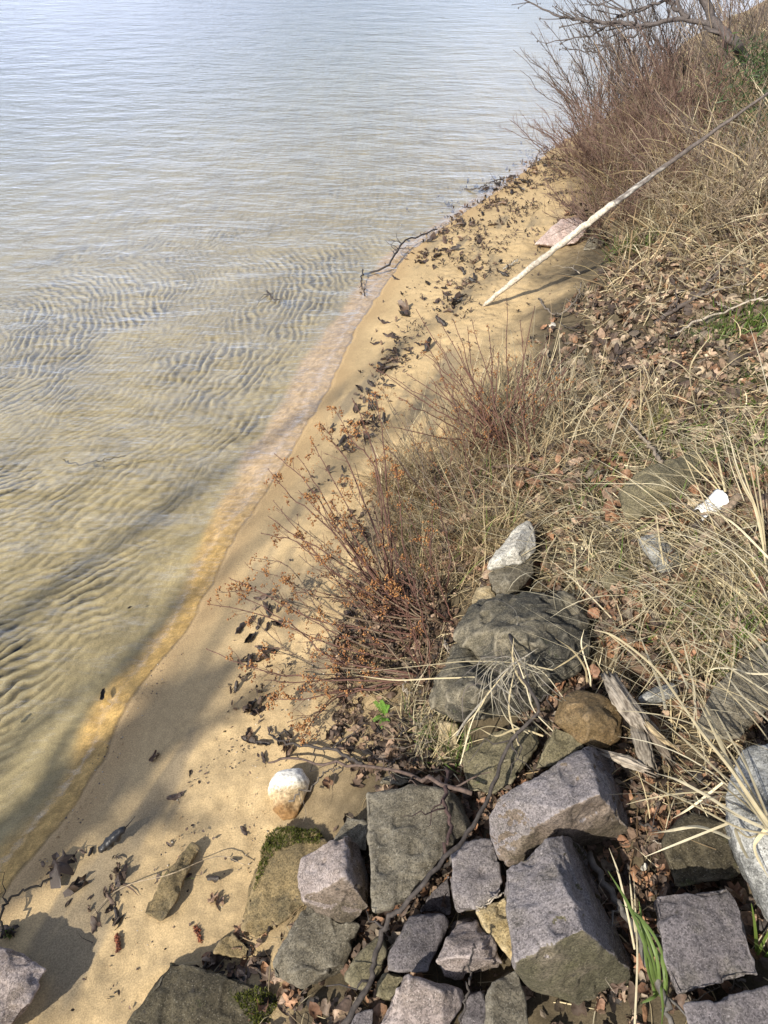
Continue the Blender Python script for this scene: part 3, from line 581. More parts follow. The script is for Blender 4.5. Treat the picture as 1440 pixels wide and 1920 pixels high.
stuff('dry_grass', [blades(a4, (.06, .26), .0035, (.05, .9), (-.5, .3), None, 1.2, .9, STRAW + DULL), blades(a3, (.3, .85), .0045, (.5, 1.5), (-1.0, .6), 3.0, 1.2, 1.0, DULL + STRAW[3:] + [(.24, .15, .10)]), blades(a, (.15, .5), .0045, (.2, 1.3), (-.6, .4), 2.6, 1.4, .8, STRAW + DULL),
                    blades(a2, (.35, .95), .006, (.5, 1.5), (-.9, .6), 2.9, 1.3, 1.0, STRAW[:4] + DULL)], M['grass'],
      'tall straw coloured grass growing through the thicket at the upper right', 'dry grass')
a = region([(720, 900), (860, 740), (1010, 700), (1060, 780), (1000, 880), (880, 1000), (760, 1040)], 420, .8, 14)
stuff('dry_grass', [blades(a, (.2, .5), .0026, (.8, 1.5), (.1, 1.3), 2.6, 1.0, .6, STRAW + DULL[:3])], M['grass'], 'thin upright dry stems among the shrubs in the middle', 'dry grass')
a = region([(770, 1290), (830, 1330), (850, 1400), (890, 1450), (800, 1450), (740, 1380)], 330, 0, 9)
stuff('dry_grass', [blades(a, (.05, .17), .0022, (.5, 1.4), (-.1, 1.0), None, 1, .6, STRAW + GRN[:1])], M['grass'],
      'short upright dry grass left of the tan stone below the boulders', 'dry grass')
a = region([(1110, 1230), (1440, 1330), (1460, 1500), (1230, 1600), (1180, 1450)], 420, 0, 10)
a2 = region([(420, 1760), (700, 1460), (900, 1450), (1440, 1500), (1440, 1900), (300, 1900)], 260, 0, 11)
stuff('dry_grass', [blades(a, (.06, .2), .002, (.1, .9), (-.5, .3), None, 1, .8, STRAW + DULL), blades(a2, (.05, .14), .0018, (0, .6), (-.5, .3), None, 1, 1, STRAW + DULL)], M['grass'],
      'loose dry grass stems lying among the rubble blocks', 'dry grass')
a = region([(640, 1180), (800, 1100), (900, 1140), (840, 1230), (800, 1330), (700, 1420), (620, 1330)], 420, 0, 12)
stuff('dry_grass', [blades(a, (.06, .2), .0018, (0, .8), (-.5, .3), None, 1, .8, DULL + STRAW[:1])], M['grass'],
      'loose dry stems under the red stemmed shrub', 'dry grass')

# leaf shapes: unit outline (u along, v across) + faces
def leaf_template(kind):
    if kind == 'oval':
        us = np.array([0, .08, .22, .4, .58, .75, .9, 1]); wv_ = np.array([.03, .13, .27, .34, .33, .25, .12, .01]); V = []; F_ = []
        for u, w_ in zip(us, wv_):
            for v_ in (-1, -.5, 0, .5, 1): V.append((u, v_ * w_ * .8))
        for i in range(7):
            for j in range(4): q = i * 5 + j; F_.append((q, q + 1, q + 6, q + 5))
        return np.array(V), np.array(F_)
    rad_ = [.12, .34, .30, .46, .26, .48, .58, .30, .60, .66, .30, .58, .48, .26, .46, .30, .34, .12] if kind == 'lobed' else [.2, .34, .42, .46, .46, .5, .48, .5, .55, .5, .48, .5, .46, .46, .42, .36, .3, .2]
    an = np.linspace(-P_ * .95, P_ * .95, 18) ; V = [(.42, 0)]
    for f in (.5, 1):
        for r_, a_ in zip(rad_, an): V.append((.42 + r_ * f * math.cos(a_), r_ * f * math.sin(a_)))
    F_ = [(0, 1 + i, 2 + i, 2 + i) for i in range(17)] + [(1 + i, 19 + i, 20 + i, 2 + i) for i in range(17)]
    return np.array(V), np.array(F_)
TPL = {k: leaf_template(k) for k in ('oval', 'lobed', 'round')}
def leaves(xy, size, kind, cols, curl=(.5, 2.5), tilt=.5, lift=.012, z=None, crinkle=0):
    U, F0 = TPL[kind]; n = len(xy); k = len(U); r = RNG.random
    s = (size[0] + (size[1] - size[0]) * r(n) ** 1.4)[:, None]; cu = (curl[0] + (curl[1] - curl[0]) * r(n))[:, None] * np.where(r(n) < .7, 1, -1)[:, None]
    u = U[None, :, 0] - .5; v_ = U[None, :, 1] * np.ones((n, 1)); be = RNG.normal(0, 1.1, (n, 1))
    # roll the blade about its midrib, bend it along its length, crumple it
    ang = v_ * cu * 1.6; y = np.where(np.abs(cu) > .05, np.sin(ang) / (cu * 1.6), v_); zz = (1 - np.cos(ang)) / (cu * 1.6)
    ang2 = u * be; x = np.sin(ang2) / np.where(np.abs(be) < .05, .05, be) if False else u * np.cos(ang2 * .7); zz = zz + u * np.sin(ang2 * .7) * .8 + .07 * (r((n, k)) - .5)
    P = np.stack([x + .06 * (r((n, k)) - .5), y + (.05 + .06 * crinkle) * (r((n, k)) - .5), zz + crinkle * .16 * (r((n, k)) - .5)], -1) * s[..., None]
    tx, ty, yw = RNG.normal(0, tilt, n), RNG.normal(0, tilt, n), r(n) * 2 * P_
    c, s_ = np.cos(tx)[:, None], np.sin(tx)[:, None]; P = np.stack([P[..., 0], P[..., 1] * c - P[..., 2] * s_, P[..., 1] * s_ + P[..., 2] * c], -1)
    c, s_ = np.cos(ty)[:, None], np.sin(ty)[:, None]; P = np.stack([P[..., 0] * c + P[..., 2] * s_, P[..., 1], -P[..., 0] * s_ + P[..., 2] * c], -1)
    c, s_ = np.cos(yw)[:, None], np.sin(yw)[:, None]; P = np.stack([P[..., 0] * c - P[..., 1] * s_, P[..., 0] * s_ + P[..., 1] * c, P[..., 2]], -1)
    P[..., 2] -= P[..., 2].min(1, keepdims=True) * .8
    base = (T(xy[:, 0], xy[:, 1]) if z is None else z); P[..., 0] += xy[:, :1]; P[..., 1] += xy[:, 1:2]; P[..., 2] += (base + lift * r(n))[:, None]
    Fq = (F0[None] + (np.arange(n) * k)[:, None, None]).reshape(-1, 4)
    cols = np.array(cols); ci = cols[RNG.integers(0, len(cols), n)] * (.6 + .8 * r((n, 1)))
    return P.reshape(-1, 3), Fq, np.repeat(ci, k, 0)
def stuff_leaves(parts, label, name='leaf_litter'):
    V, Fq, C = join(parts); o = mesh_obj(name, V, tri_fix(Fq), M['leaf'], col=C); tag(o, label, 'leaf litter', kind='stuff')
BRN = [(.19, .125, .085), (.28, .19, .13), (.12, .08, .055), (.38, .27, .19), (.09, .062, .045), (.27, .15, .085), (.20, .16, .12)]
DRK = [(.05, .035, .028), (.08, .055, .042), (.12, .08, .06), (.04, .032, .028), (.17, .115, .08), (.13, .095, .07)]
RUS = [(.25, .13, .075), (.30, .17, .10), (.20, .11, .07)]
def mixl(xy, size, cols, **k):
    k.setdefault('crinkle', .6)
    n = len(xy); return [leaves(xy[:n // 2], size, 'oval', cols, **k), leaves(xy[n // 2:n * 3 // 4], size, 'lobed', cols, **k), leaves(xy[n * 3 // 4:], size, 'round', cols, **k)]
a = region([(610, 1200), (720, 1080), (860, 1110), (850, 1200), (800, 1260), (820, 1380), (860, 1440), (700, 1480), (610, 1400), (640, 1300)], 1300, .6, 20)
stuff_leaves(mixl(a, (.012, .05), DRK + BRN[:4]), 'dark brown leaf litter under the red stemmed shrub')
a = region([(990, 640), (1080, 560), (1150, 480), (1460, 400), (1500, 860), (1220, 840), (1040, 760), (960, 780)], 3800, 1.1, 21)
stuff_leaves(mixl(a, (.013, .072), BRN + DRK[:3] + [(.42, .33, .23), (.36, .28, .19), (.30, .24, .17)]), 'brown leaf litter on the bank between the shrub and the thicket')
a = region([(840, 880), (1100, 830), (1480, 900), (1480, 1450), (1200, 1300), (1110, 1200), (1010, 1100), (880, 1130), (820, 1060)], 2600, .9, 22)
stuff_leaves(mixl(a, (.015, .07), BRN + RUS + DRK[:2], lift=.04), 'reddish brown leaf litter showing through the matted grass')
a = region([(380, 1800), (560, 1640), (690, 1480), (860, 1440), (1100, 1250), (1480, 1380), (1480, 1960), (240, 1960)], 3400, .5, 23)
stuff_leaves(mixl(a, (.01, .055), BRN + DRK + RUS), 'leaf litter filling the gaps between the rubble blocks')
a = region([(1050, 420), (1110, 330), (1250, 200), (1480, 100), (1560, 420), (1200, 520), (1130, 480)], 2600, .6, 24)
stuff_leaves(mixl(a, (.03, .09), BRN + DRK), 'leaf litter on the ground under the thicket')
# crumbs of leaf and bark scattered over the sand
a = region([(760, 460), (1080, 270), (1130, 420), (1080, 560), (960, 760), (840, 880), (640, 1160), (560, 1480), (300, 1900), (120, 1900), (330, 1500), (520, 1200), (700, 760)], 1500, 1.3, 25)
stuff_leaves([leaves(a, (.004, .016), 'oval', DRK)], 'tiny dark leaf crumbs strewn over the sand', 'leaf_crumbs')

def drift(path, n, spread, seed):
    P = np.array([gnd(a, b)[:2] for a, b in path]); seg = np.linalg.norm(np.diff(P, axis=0), axis=1); cum = np.concatenate([[0], np.cumsum(seg)]); u = RNG.random(n * 3) * cum[-1]
    q = np.stack([np.interp(u, cum, P[:, 0]), np.interp(u, cum, P[:, 1])], -1) + RNG.normal(0, spread, (n * 3, 2)); k = RNG.random(n * 3) < sstep(.42, .66, fbm2(q[:, 0] * 7, q[:, 1] * 7, seed, 2)); return q[k][:n]
a = np.concatenate([drift([(1090, 270), (1000, 330), (930, 370), (870, 430)], 1100, .26, 301), drift([(1090, 330), (1010, 380), (930, 430), (870, 520), (800, 600)], 700, .24, 302), drift([(760, 620), (715, 720), (690, 800), (640, 880)], 190, .07, 303),
                    drift([(520, 1090), (480, 1190), (470, 1270), (480, 1380), (520, 1400)], 45, .06, 304), drift([(100, 1640), (210, 1640), (200, 1720)], 90, .03, 305), drift([(600, 900), (680, 1000), (640, 1150)], 110, .08, 306)])
b = a[RNG.random(len(a)) < .35]
stuff_leaves([leaves(a, (.008, .042), 'oval', DRK + [(.17, .12, .085), (.13, .09, .065)], curl=(1.5, 5), tilt=.8, lift=.015, crinkle=1), blades(b, (.02, .09), .0035, (0, .6), (-.5, .3), None, 1, 1.2, DRK, K=4)], 'tangled dark drift of rotting leaf and stem bits along the beach', 'leaf_crumbs')

# ------------------------------------------------------------------ single dead leaves
VAR = {}
def leaf_variant(kind, pal, i, curl, thick=False):
    key = (kind, pal, i)
    if key not in VAR:
        V, Fq, C = leaves(np.zeros((1, 2)), (1, 1), kind, {'d': DRK, 'b': BRN}[pal], curl=curl, tilt=.3, lift=0, z=np.zeros(1), crinkle=1.0 if pal == 'd' else .4)
        V = V - [0, 0, V[:, 2].min()]
        if kind == 'oval':     # stalk
            pass
        me_o = mesh_obj('dead_leaf', V, tri_fix(Fq), M['wetleaf' if pal == 'd' else 'dryleaf'], col=C, smooth=True); VAR[key] = me_o.data; bpy.data.objects.remove(me_o)
    return VAR[key]
def put_leaf(x, y, s, kind, pal, label, group=None, h=.002, yaw=None, i=None):
    me = leaf_variant(kind, pal, random.randrange(6) if i is None else i, (2.0, 6) if pal == 'd' else (.8, 2.5))
    o = bpy.data.objects.new('dead_leaf', me); COL.objects.link(o); o.location = (x, y, float(T(x, y)) + h - (.004 if pal == 'd' else 0))
    o.scale = (s, s, s); o.rotation_euler = (random.uniform(-.2, .2), random.uniform(-.2, .2), random.uniform(0, 6.28) if yaw is None else yaw)
    tag(o, label, 'leaf', group); return o
def wrack(path, n, spread, label, group, size, kinds=('oval', 'oval', 'oval', 'lobed'), pal='d'):
    P = np.array([gnd(a, b)[:2] for a, b in path]); seg = np.linalg.norm(np.diff(P, axis=0), axis=1); cum = np.concatenate([[0], np.cumsum(seg)])
    for _ in range(n):
        u = random.random() * cum[-1]; u += math.sin(u * 9) * .1; i = min(max(np.searchsorted(cum, u) - 1, 0), len(seg) - 1)
        p = P[i] + (P[i + 1] - P[i]) * (u - cum[i]) / seg[i]; q = p + np.random.default_rng(random.randrange(10 ** 6)).normal(0, spread, 2)
        put_leaf(q[0], q[1], random.uniform(*size) * random.uniform(.85, 1.6), random.choice(kinds), pal, label, group)
wrack([(1060, 290), (1000, 330), (930, 370), (880, 410), (850, 450)], 105, .15, 'shrivelled dark leaf in the drift line between the far bushes and the pole', 'leaves in the far drift line', (.03, .07))
wrack([(850, 450), (820, 480), (870, 520), (840, 570), (780, 610)], 60, .12, 'shrivelled dark leaf on the sand left of the driftwood pole', 'leaves beside the pole', (.04, .08))
wrack([(760, 620), (730, 670), (715, 740), (690, 800), (640, 880)], 52, .07, 'shrivelled dark leaf on the sand between the water and the twigs', 'leaves along the middle of the beach', (.03, .065))
wrack([(520, 1100), (480, 1190), (470, 1270), (450, 1340)], 16, .06, 'dark wet leaf on sand at the left tips of the red shrub', 'leaves at the shrub tips', (.035, .06))
wrack([(470, 1290), (490, 1350), (460, 1380), (500, 1420)], 16, .035, 'dark wet leaf in the small pile below the shrub tips', 'leaves in the small pile', (.03, .055))
wrack([(330, 1500), (300, 1600), (420, 1640), (380, 1700)], 10, .08, 'dark leaf scrap on the open sand near the round stone', 'leaf scraps by the round stone', (.015, .035))
wrack([(190, 1620), (210, 1680), (150, 1720), (230, 1700)], 14, .04, 'dark wet leaf scrap beside the thin straw on the near sand', 'leaf scraps by the thin straw', (.02, .045))
wrack([(290, 1800), (400, 1790), (500, 1790), (470, 1700)], 12, .05, 'dark leaf against the pebbly concrete block', 'leaves against the concrete', (.03, .06))
def spot(px, py, s, kind, pal, label, **k):
    g = gnd(px, py); return put_leaf(g[0], g[1], s, kind, pal, label, **k)
spot(120, 1630, .115, 'lobed', 'd', 'largest black wet lobed leaf flat on the near sand by the water', i=0)
spot(150, 1660, .09, 'lobed', 'd', 'purplish crumpled leaf just right of the large black leaf', i=1)
spot(290, 1418, .05, 'round', 'd', 'lone dark leaf on the sand between the water and the round stone', i=2)
spot(330, 1495, .055, 'oval', 'd', 'ribbed brown leaf standing on edge left of the round stone', i=3)
spot(425, 1370, .03, 'oval', 'd', 'small black oval leaf left of the leaf pile', i=4)
spot(400, 1650, .06, 'oval', 'd', 'long thin dark leaf right of the sand caked long stone', i=5)
spot(20, 1745, .06, 'lobed', 'd', 'black leaf clump beside the corner block', i=0)
o = spot(195, 1312, .055, 'oval', 'd', 'brown leaf floating in the shallow water', i=4); o.location.z = .004
o = spot(5, 1382, .05, 'oval', 'd', 'dark leaf floating at the left edge', i=4); o.location.z = .004
o = spot(250, 1157, .025, 'oval', 'd', 'tiny dark leaf floating out from the shore', i=4); o.location.z = .004
for px, py, s, lb in [(1075, 1278, .10, 'big tan crumpled leaf on the brown stone'), (1135, 1222, .10, 'orange brown curled leaf right of the largest dark boulder'), (1195, 1270, .085, 'pale tan leaf above the split driftwood'),
                      (1240, 1205, .075, 'rolled brown leaf under the straw'), (1080, 1010, .085, 'folded brown leaf in the grass right of the white rock'), (1050, 1075, .08, 'brown leaf right of the smooth grey rock'),
                      (1020, 1080, .06, 'rust brown leaf beside the smooth grey rock'), (1244, 1622, .055, 'brown leaf with a hole on the dark soil rock'), (1200, 1550, .06, 'brown leaf at the right corner of the largest block'),
                      (1225, 1480, .07, 'curled leaf beside the lichen boulder'), (1045, 1885, .05, 'cupped brown leaf below the tall lilac block'), (1085, 1895, .05, 'brown leaf below the foot of the tall block'),
                      (615, 1475, .05, 'pale brown lobed leaf right of the round white stone'), (540, 1700, .06, 'grey brown curled leaf left of the pink wedge block'), (480, 1812, .055, 'crumpled orange brown leaf above the concrete block'),
                      (800, 1300, .05, 'light brown leaf left of the lower boulder'), (735, 1430, .055, 'ginger curled leaf above the flat slab'), (1190, 640, .10, 'pale tan leaf on the bank below the thicket'),
                      (1160, 600, .10, 'brown leaf beside the dark stick on the bank'), (1370, 690, .10, 'long tan leaf among the green tufts'), (1400, 650, .10, 'brown leaf at the right edge by the green tuft'),
                      (1310, 670, .09, 'dull brown leaf right of the green patch'), (830, 1150, .06, 'red brown leaf at the foot of the shrub'), (870, 1030, .05, 'copper leaf in brown grass left of the white rock'),
                      (690, 1765, .05, 'tan leaf in the gap left of the dark branch'), (700, 1745, .045, 'pale leaf under the flat slab'), (1290, 1500, .08, 'orange dead cedar spray on dark soil'), (1330, 960, .06, 'brown leaf beside the white litter')]:
    spot(px, py, s * .9, random.choice(('round', 'lobed', 'round')), 'b', lb, h=.02 if 'block' not in lb else .01)
wrack([(650, 1250), (760, 1160), (840, 1200), (740, 1300), (700, 1400)], 34, .07, 'brown dead leaf on the ground under the shrub stems', 'dead leaves under the shrub', (.03, .05), ('round', 'oval', 'lobed'), 'b')

# ------------------------------------------------------------------ twigs and fallen branches
def stick(name, label, cat, pix, r0, r1, col, side=0, mat='bark', rough=.12, n=26, sides=7, group=None, jit=.004):
    P = spline([gnd(a, b, h) for a, b, h in pix], n); P[1:-1] += RNG.normal(0, jit, (n - 2, 3)); parts = [tube(P, r0, r1, sides, col, rough)]
    for _ in range(side):
        i = random.randrange(4, n - 2); d = P[i + 1] - P[i]; d /= np.linalg.norm(d); q = np.array([-d[1], d[0], random.uniform(0, .8)]) * random.choice((-1, 1)); q[2] = abs(q[2]) * .6; e = d * random.uniform(.4, 1) + q
        L_ = random.uniform(.03, .13); S_ = [P[i] + e * L_ * k / 5 + RNG.normal(0, .003, 3) * k for k in range(6)]; rr = (r0 + (r1 - r0) * i / n) * .55; parts.append(tube(S_, rr, rr * .3, 5, col, .1))
    V, Fq, C = join(parts); c0 = P[0]; o = mesh_obj(name, V, tri_fix(Fq), M[mat], col=C, smooth=True, origin=c0); tag(o, label, cat, group); return o
BB = (.065, .055, .05); GB = (.19, .16, .13); PB = (.36, .31, .25); RB = (.10, .05, .04)
stick('fallen_branch', 'long dark branch lying down across the rubble blocks to the bottom edge', 'branch',
      [(955, 1190, .24), (975, 1260, .30), (1010, 1330, .27), (960, 1387, .22), (922, 1480, .20), (887, 1547, .21), (833, 1613, .23), (763, 1693, .22), (727, 1727, .18), (706, 1790, .15), (693, 1847, .13), (643, 1925, .12)], .0042, .0066, BB, 6, n=60, jit=.0022)
stick('fallen_branch', 'thin brown branch hanging down over the right side of the flat slab', 'branch', [(838, 1440, .16), (834, 1490, .22), (842, 1550, .22), (832, 1612, .22)], .005, .004, (.08, .05, .045), 2)
stick('fallen_branch', 'long brown twig lying from the round stone over the flat slab', 'branch', [(503, 1430, .03), (547, 1421, .04), (597, 1432, .06), (680, 1435, .08), (760, 1450, .15), (813, 1467, .21), (885, 1488, .20)], .003, .006, (.12, .085, .07), 6)
stick('fallen_branch', 'dark crooked twig above the round stone', 'branch', [(505, 1365, .02), (520, 1388, .03), (563, 1397, .03), (630, 1410, .05), (680, 1433, .08)], .003, .0055, BB, 5)
stick('fallen_twig', 'thin twig leaning over the round white stone', 'twig', [(541, 1502, .13), (590, 1467, .11), (612, 1448, .09), (640, 1440, .07)], .003, .002, GB, 1)
stick('fallen_twig', 'thin bluish twig across the stones from the ochre stone', 'twig', [(893, 1708, .2), (920, 1690, .22), (945, 1674, .22)], .002, .0015, PB)
stick('fallen_branch', 'grey branch in the gap right of the tall lilac block', 'branch', [(1106, 1601, .08), (1140, 1665, .10), (1170, 1717, .10), (1211, 1785, .10), (1240, 1850, .09), (1262, 1930, .08)], .008, .006, (.13, .12, .11), 4)
stick('fallen_twig', 'thin dark twig upright at the bottom over the brown pink block', 'twig', [(888, 1770, .2), (880, 1840, .2), (863, 1915, .17)], .002, .003, BB)
stick('fallen_twig', 'dark wet twig in the bottom left corner', 'twig', [(2, 1760, .05), (4, 1706, .05), (22, 1684, .04), (75, 1658, .04), (116, 1641, .015)], .004, .003, (.03, .025, .02), 2)
stick('dry_stem', 'thin pale stem lying over the sand caked long stone', 'stem', [(172, 1717, .01), (225, 1665, .02), (319, 1639, .08), (409, 1605, .04), (461, 1622, .02)], .0017, .0012, (.38, .30, .2), 0, n=20, jit=.001)
stick('fallen_branch', 'dark forked branch lying half in the water at the shore', 'branch', [(682, 514, .03), (723, 500, .05), (745, 472, .07), (760, 452, .08), (790, 440, .05), (820, 430, .03)], .008, .005, (.05, .045, .045), 9)
stick('fallen_twig', 'dark twig in the shallow water beside the forked branch', 'twig', [(680, 505, .05), (678, 530, .04), (685, 555, .02)], .005, .003, (.05, .045, .05), 3)
stick('fallen_twig', 'small dark twig cluster sticking out of the water', 'twig', [(500, 545, .12), (512, 560, .10), (525, 562, .09)], .006, .003, (.09, .08, .08), 5)
stick('fallen_twig', 'thin curved twig on the lake bed', 'twig', [(118, 862, .12), (150, 870, .10), (235, 855, .12)], .003, .002, (.07, .06, .04), 0)
stick('fallen_branch', 'dark twiggy branch at the far waterline', 'branch', [(870, 355, .05), (900, 352, .06), (922, 340, .1), (960, 330, .06)], .006, .003, BB, 5)
stick('fallen_stick', 'dark rough stick lying on the bank below the thicket', 'stick', [(1228, 606, .02), (1270, 578, .04), (1308, 554, .05), (1352, 505, .09)], .012, .008, (.10, .08, .07), 4)
stick('fallen_stick', 'pale grey stick lying behind the green tufts', 'stick', [(1265, 625, .03), (1320, 598, .05), (1406, 566, .07), (1450, 560, .06)], .006, .004, PB, 3)
stick('fallen_stick', 'slim grey stick crossing the dark stick on the bank', 'stick', [(1300, 560, .07), (1340, 545, .07), (1400, 530, .07)], .006, .004, GB, 2)
stick('fallen_stick', 'thick bare stick beside the white litter', 'stick', [(1284, 1047, .03), (1336, 995, .07), (1362, 960, .08), (1385, 930, .08)], .013, .015, (.25, .19, .14), 1, sides=9)
stick('fallen_stick', 'brown stick leaning on the smooth grey rock in the grass', 'stick', [(1178, 790, .10), (1215, 832, .12), (1241, 866, .12)], .006, .008, (.22, .18, .14), 0)
stick('plant_stalk', 'short blackened stalk standing in the grass', 'stalk', [(1360, 812, .02), (1354, 780, .09), (1346, 750, .16)], .005, .003, (.03, .025, .022), 0)
stick('fallen_stick', 'short brown stick on the sandy soil', 'stick', [(1138, 657, .02), (1158, 643, .03), (1180, 630, .03)], .010, .008, (.24, .18, .12), 0)
stick('fallen_stick', 'pale short stick on the sand right of the driftwood pole', 'stick', [(945, 505, .02), (957, 496, .02), (970, 487, .03)], .006, .005, (.5, .45, .36), 0)
stick('fallen_stick', 'curved dark stick at the foot of the middle shrub', 'stick', [(850, 905, .04), (900, 880, .08), (960, 875, .10), (1010, 890, .08), (1080, 905, .05)], .007, .005, (.12, .08, .06), 5)
stick('fallen_stick', 'grey twig beside the leaf clump on the bank', 'stick', [(1010, 560, .02), (1040, 590, .04), (1075, 570, .06), (1090, 530, .05)], .006, .004, GB, 5)
for k in range(34):
    a_, b_ = random.choice([((1000, 1440), (480, 700)), ((880, 1400), (820, 1200)), ((700, 860), (1180, 1420)), ((1100, 1430), (1380, 1880))])
    px, py = random.uniform(*a_), random.uniform(*b_); dx, dy = random.uniform(-50, 50), random.uniform(-35, 35)
    stick('fallen_twig', 'small dead twig lying in the leaf litter', 'twig', [(px, py, .03), (px + dx * .5 + random.uniform(-6, 6), py + dy * .5 + random.uniform(-6, 6), .05), (px + dx, py + dy, .03)], .0035, .0018, random.choice((GB, BB, PB, RB)), 2, n=12, sides=5, group='small twigs in the litter')

# the long driftwood pole
A_, E_ = gnd(905, 574, .0), at(1450, 168, 1.42)
def pole_pt(f): return A_ + (E_ - A_) * f + np.array([.0, 0, .05]) * math.sin(f * P_) * .6
root = empty('driftwood_pole', A_); tag(root, 'long bleached pole propped up from the sand into the thicket, its far half still barked', 'driftwood')
f_ = np.linspace(0, .52, 34); P = np.array([pole_pt(f) for f in f_]) + RNG.normal(0, .002, (34, 3)); pr = .013 + .005 * sstep(0, .2, f_) + .001 * np.sin(f_ * 60); pr[0] = .004; pr[1] = .012
V, Fq, C = tube(P, 0, 0, 10, (.55, .49, .40), .05, pr); child('bare_wood', V, tri_fix(Fq), M['bark'], root, A_, col=C, smooth=True)
f_ = np.linspace(.515, 1, 34); P = np.array([pole_pt(f) for f in f_]) + RNG.normal(0, .0012, (34, 3)); pr = .0165 - .022 * (f_ - .5)
V, Fq, C = tube(P, 0, 0, 10, (.12, .10, .09), .05, pr); C[:120] = np.where(RNG.random((120, 1)) < .5, (.35, .33, .30), (.14, .12, .11)); child('bark', V, tri_fix(Fq), M['bark'], root, A_, col=C, smooth=True)

# split, weathered driftwood between the stones
M['wood'] = attr_mat('weathered_wood', .85, .3, 60)
t = M['wood'].node_tree; b = t.nodes['Principled BSDF']; tcn = N(t, 'ShaderNodeTexCoord'); mpn = N(t, 'ShaderNodeMapping'); mpn.inputs['Scale'].default_value = (160, 160, 8); t.links.new(tcn.outputs['Object'], mpn.inputs[0])
ng = noise_node(t, 1, 4, mpn.outputs[0]); bn = N(t, 'ShaderNodeBump'); bn.inputs['Strength'].default_value = 1; bn.inputs['Distance'].default_value = .004; t.links.new(ng.outputs[0], bn.inputs['Height']); t.links.new(bn.outputs[0], b.inputs['Normal'])
old = b.inputs['Base Color'].links[0].from_socket; rg = ramp(t, [(.35, (.25, .22, .2)), (.6, (1.2, 1.2, 1.2))]); t.links.new(ng.outputs[0], rg.inputs[0]); t.links.new(mixc(t, None, old, rg.outputs[0], 'MULTIPLY', .9), b.inputs['Base Color'])
def wood(name, label, pix, rs, col, flat=.55):
    """object-space Z runs along the grain"""
    P = spline([gnd(a, b_, h) for a, b_, h in pix], 22); ax = P[-1] - P[0]; Lx = np.linalg.norm(ax); q = Vector(ax).to_track_quat('Z', 'Y'); n = 22; sd = 28
    rr = np.interp(np.linspace(0, 1, n), np.linspace(0, 1, len(rs)), rs); V = []
    g = RNG.normal(0, .16, sd); g2 = RNG.normal(0, .05, (n, sd)); ends = RNG.normal(0, .018, sd)
    qi = q.inverted(); Pl = np.array([list(qi @ Vector(p - P[0])) for p in P])
    for i in range(n):
        for j in range(sd):
            a_ = 2 * P_ * j / sd; r_ = rr[i] * (1 + g[j] + g2[i, j]); e = ends[j] if i in (0, n - 1) else 0
            V.append((Pl[i, 0] + r_ * math.cos(a_), Pl[i, 1] + r_ * flat * math.sin(a_), Pl[i, 2] + e))
    V = np.array(V + [tuple(Pl[0]), tuple(Pl[-1])]); Fq = [(i * sd + j, i * sd + (j + 1) % sd, (i + 1) * sd + (j + 1) % sd, (i + 1) * sd + j) for i in range(n - 1) for j in range(sd)]
    Fq += [(n * sd, (j + 1) % sd, j) for j in range(sd)] + [(n * sd + 1, (n - 1) * sd + j, (n - 1) * sd + (j + 1) % sd) for j in range(sd)]
    o = mesh_obj(name, V, Fq, M['wood'], col=np.tile(col, (len(V), 1))); o.location = P[0]; o.rotation_mode = 'QUATERNION'; o.rotation_quaternion = q; tag(o, label, 'driftwood'); return o
wood('driftwood', 'broad split grey driftwood chunk with lichen, right of the brown stone', [(1142, 1268, .14), (1165, 1310, .15), (1195, 1350, .13), (1205, 1362, .12)], [.018, .025, .025, .017], (.30, .26, .21))
wood('driftwood', 'narrow furrowed driftwood piece standing below the broad chunk', [(1190, 1345, .11), (1203, 1390, .11), (1215, 1437, .09)], [.018, .022, .020], (.24, .21, .17))
wood('driftwood', 'long dark splinter of driftwood right of the furrowed piece', [(1195, 1335, .12), (1225, 1375, .10), (1255, 1425, .06)], [.010, .016, .008], (.16, .13, .10))
wood('driftwood', 'pale broken wood sliver beside the splinter', [(1205, 1350, .13), (1240, 1385, .11), (1266, 1402, .09)], [.006, .008, .003], (.42, .33, .2))
wood('driftwood', 'pale flat wood scrap right behind the largest lilac block', [(1137, 1413, .13), (1175, 1428, .13), (1215, 1445, .10)], [.008, .016, .010], (.36, .31, .25))

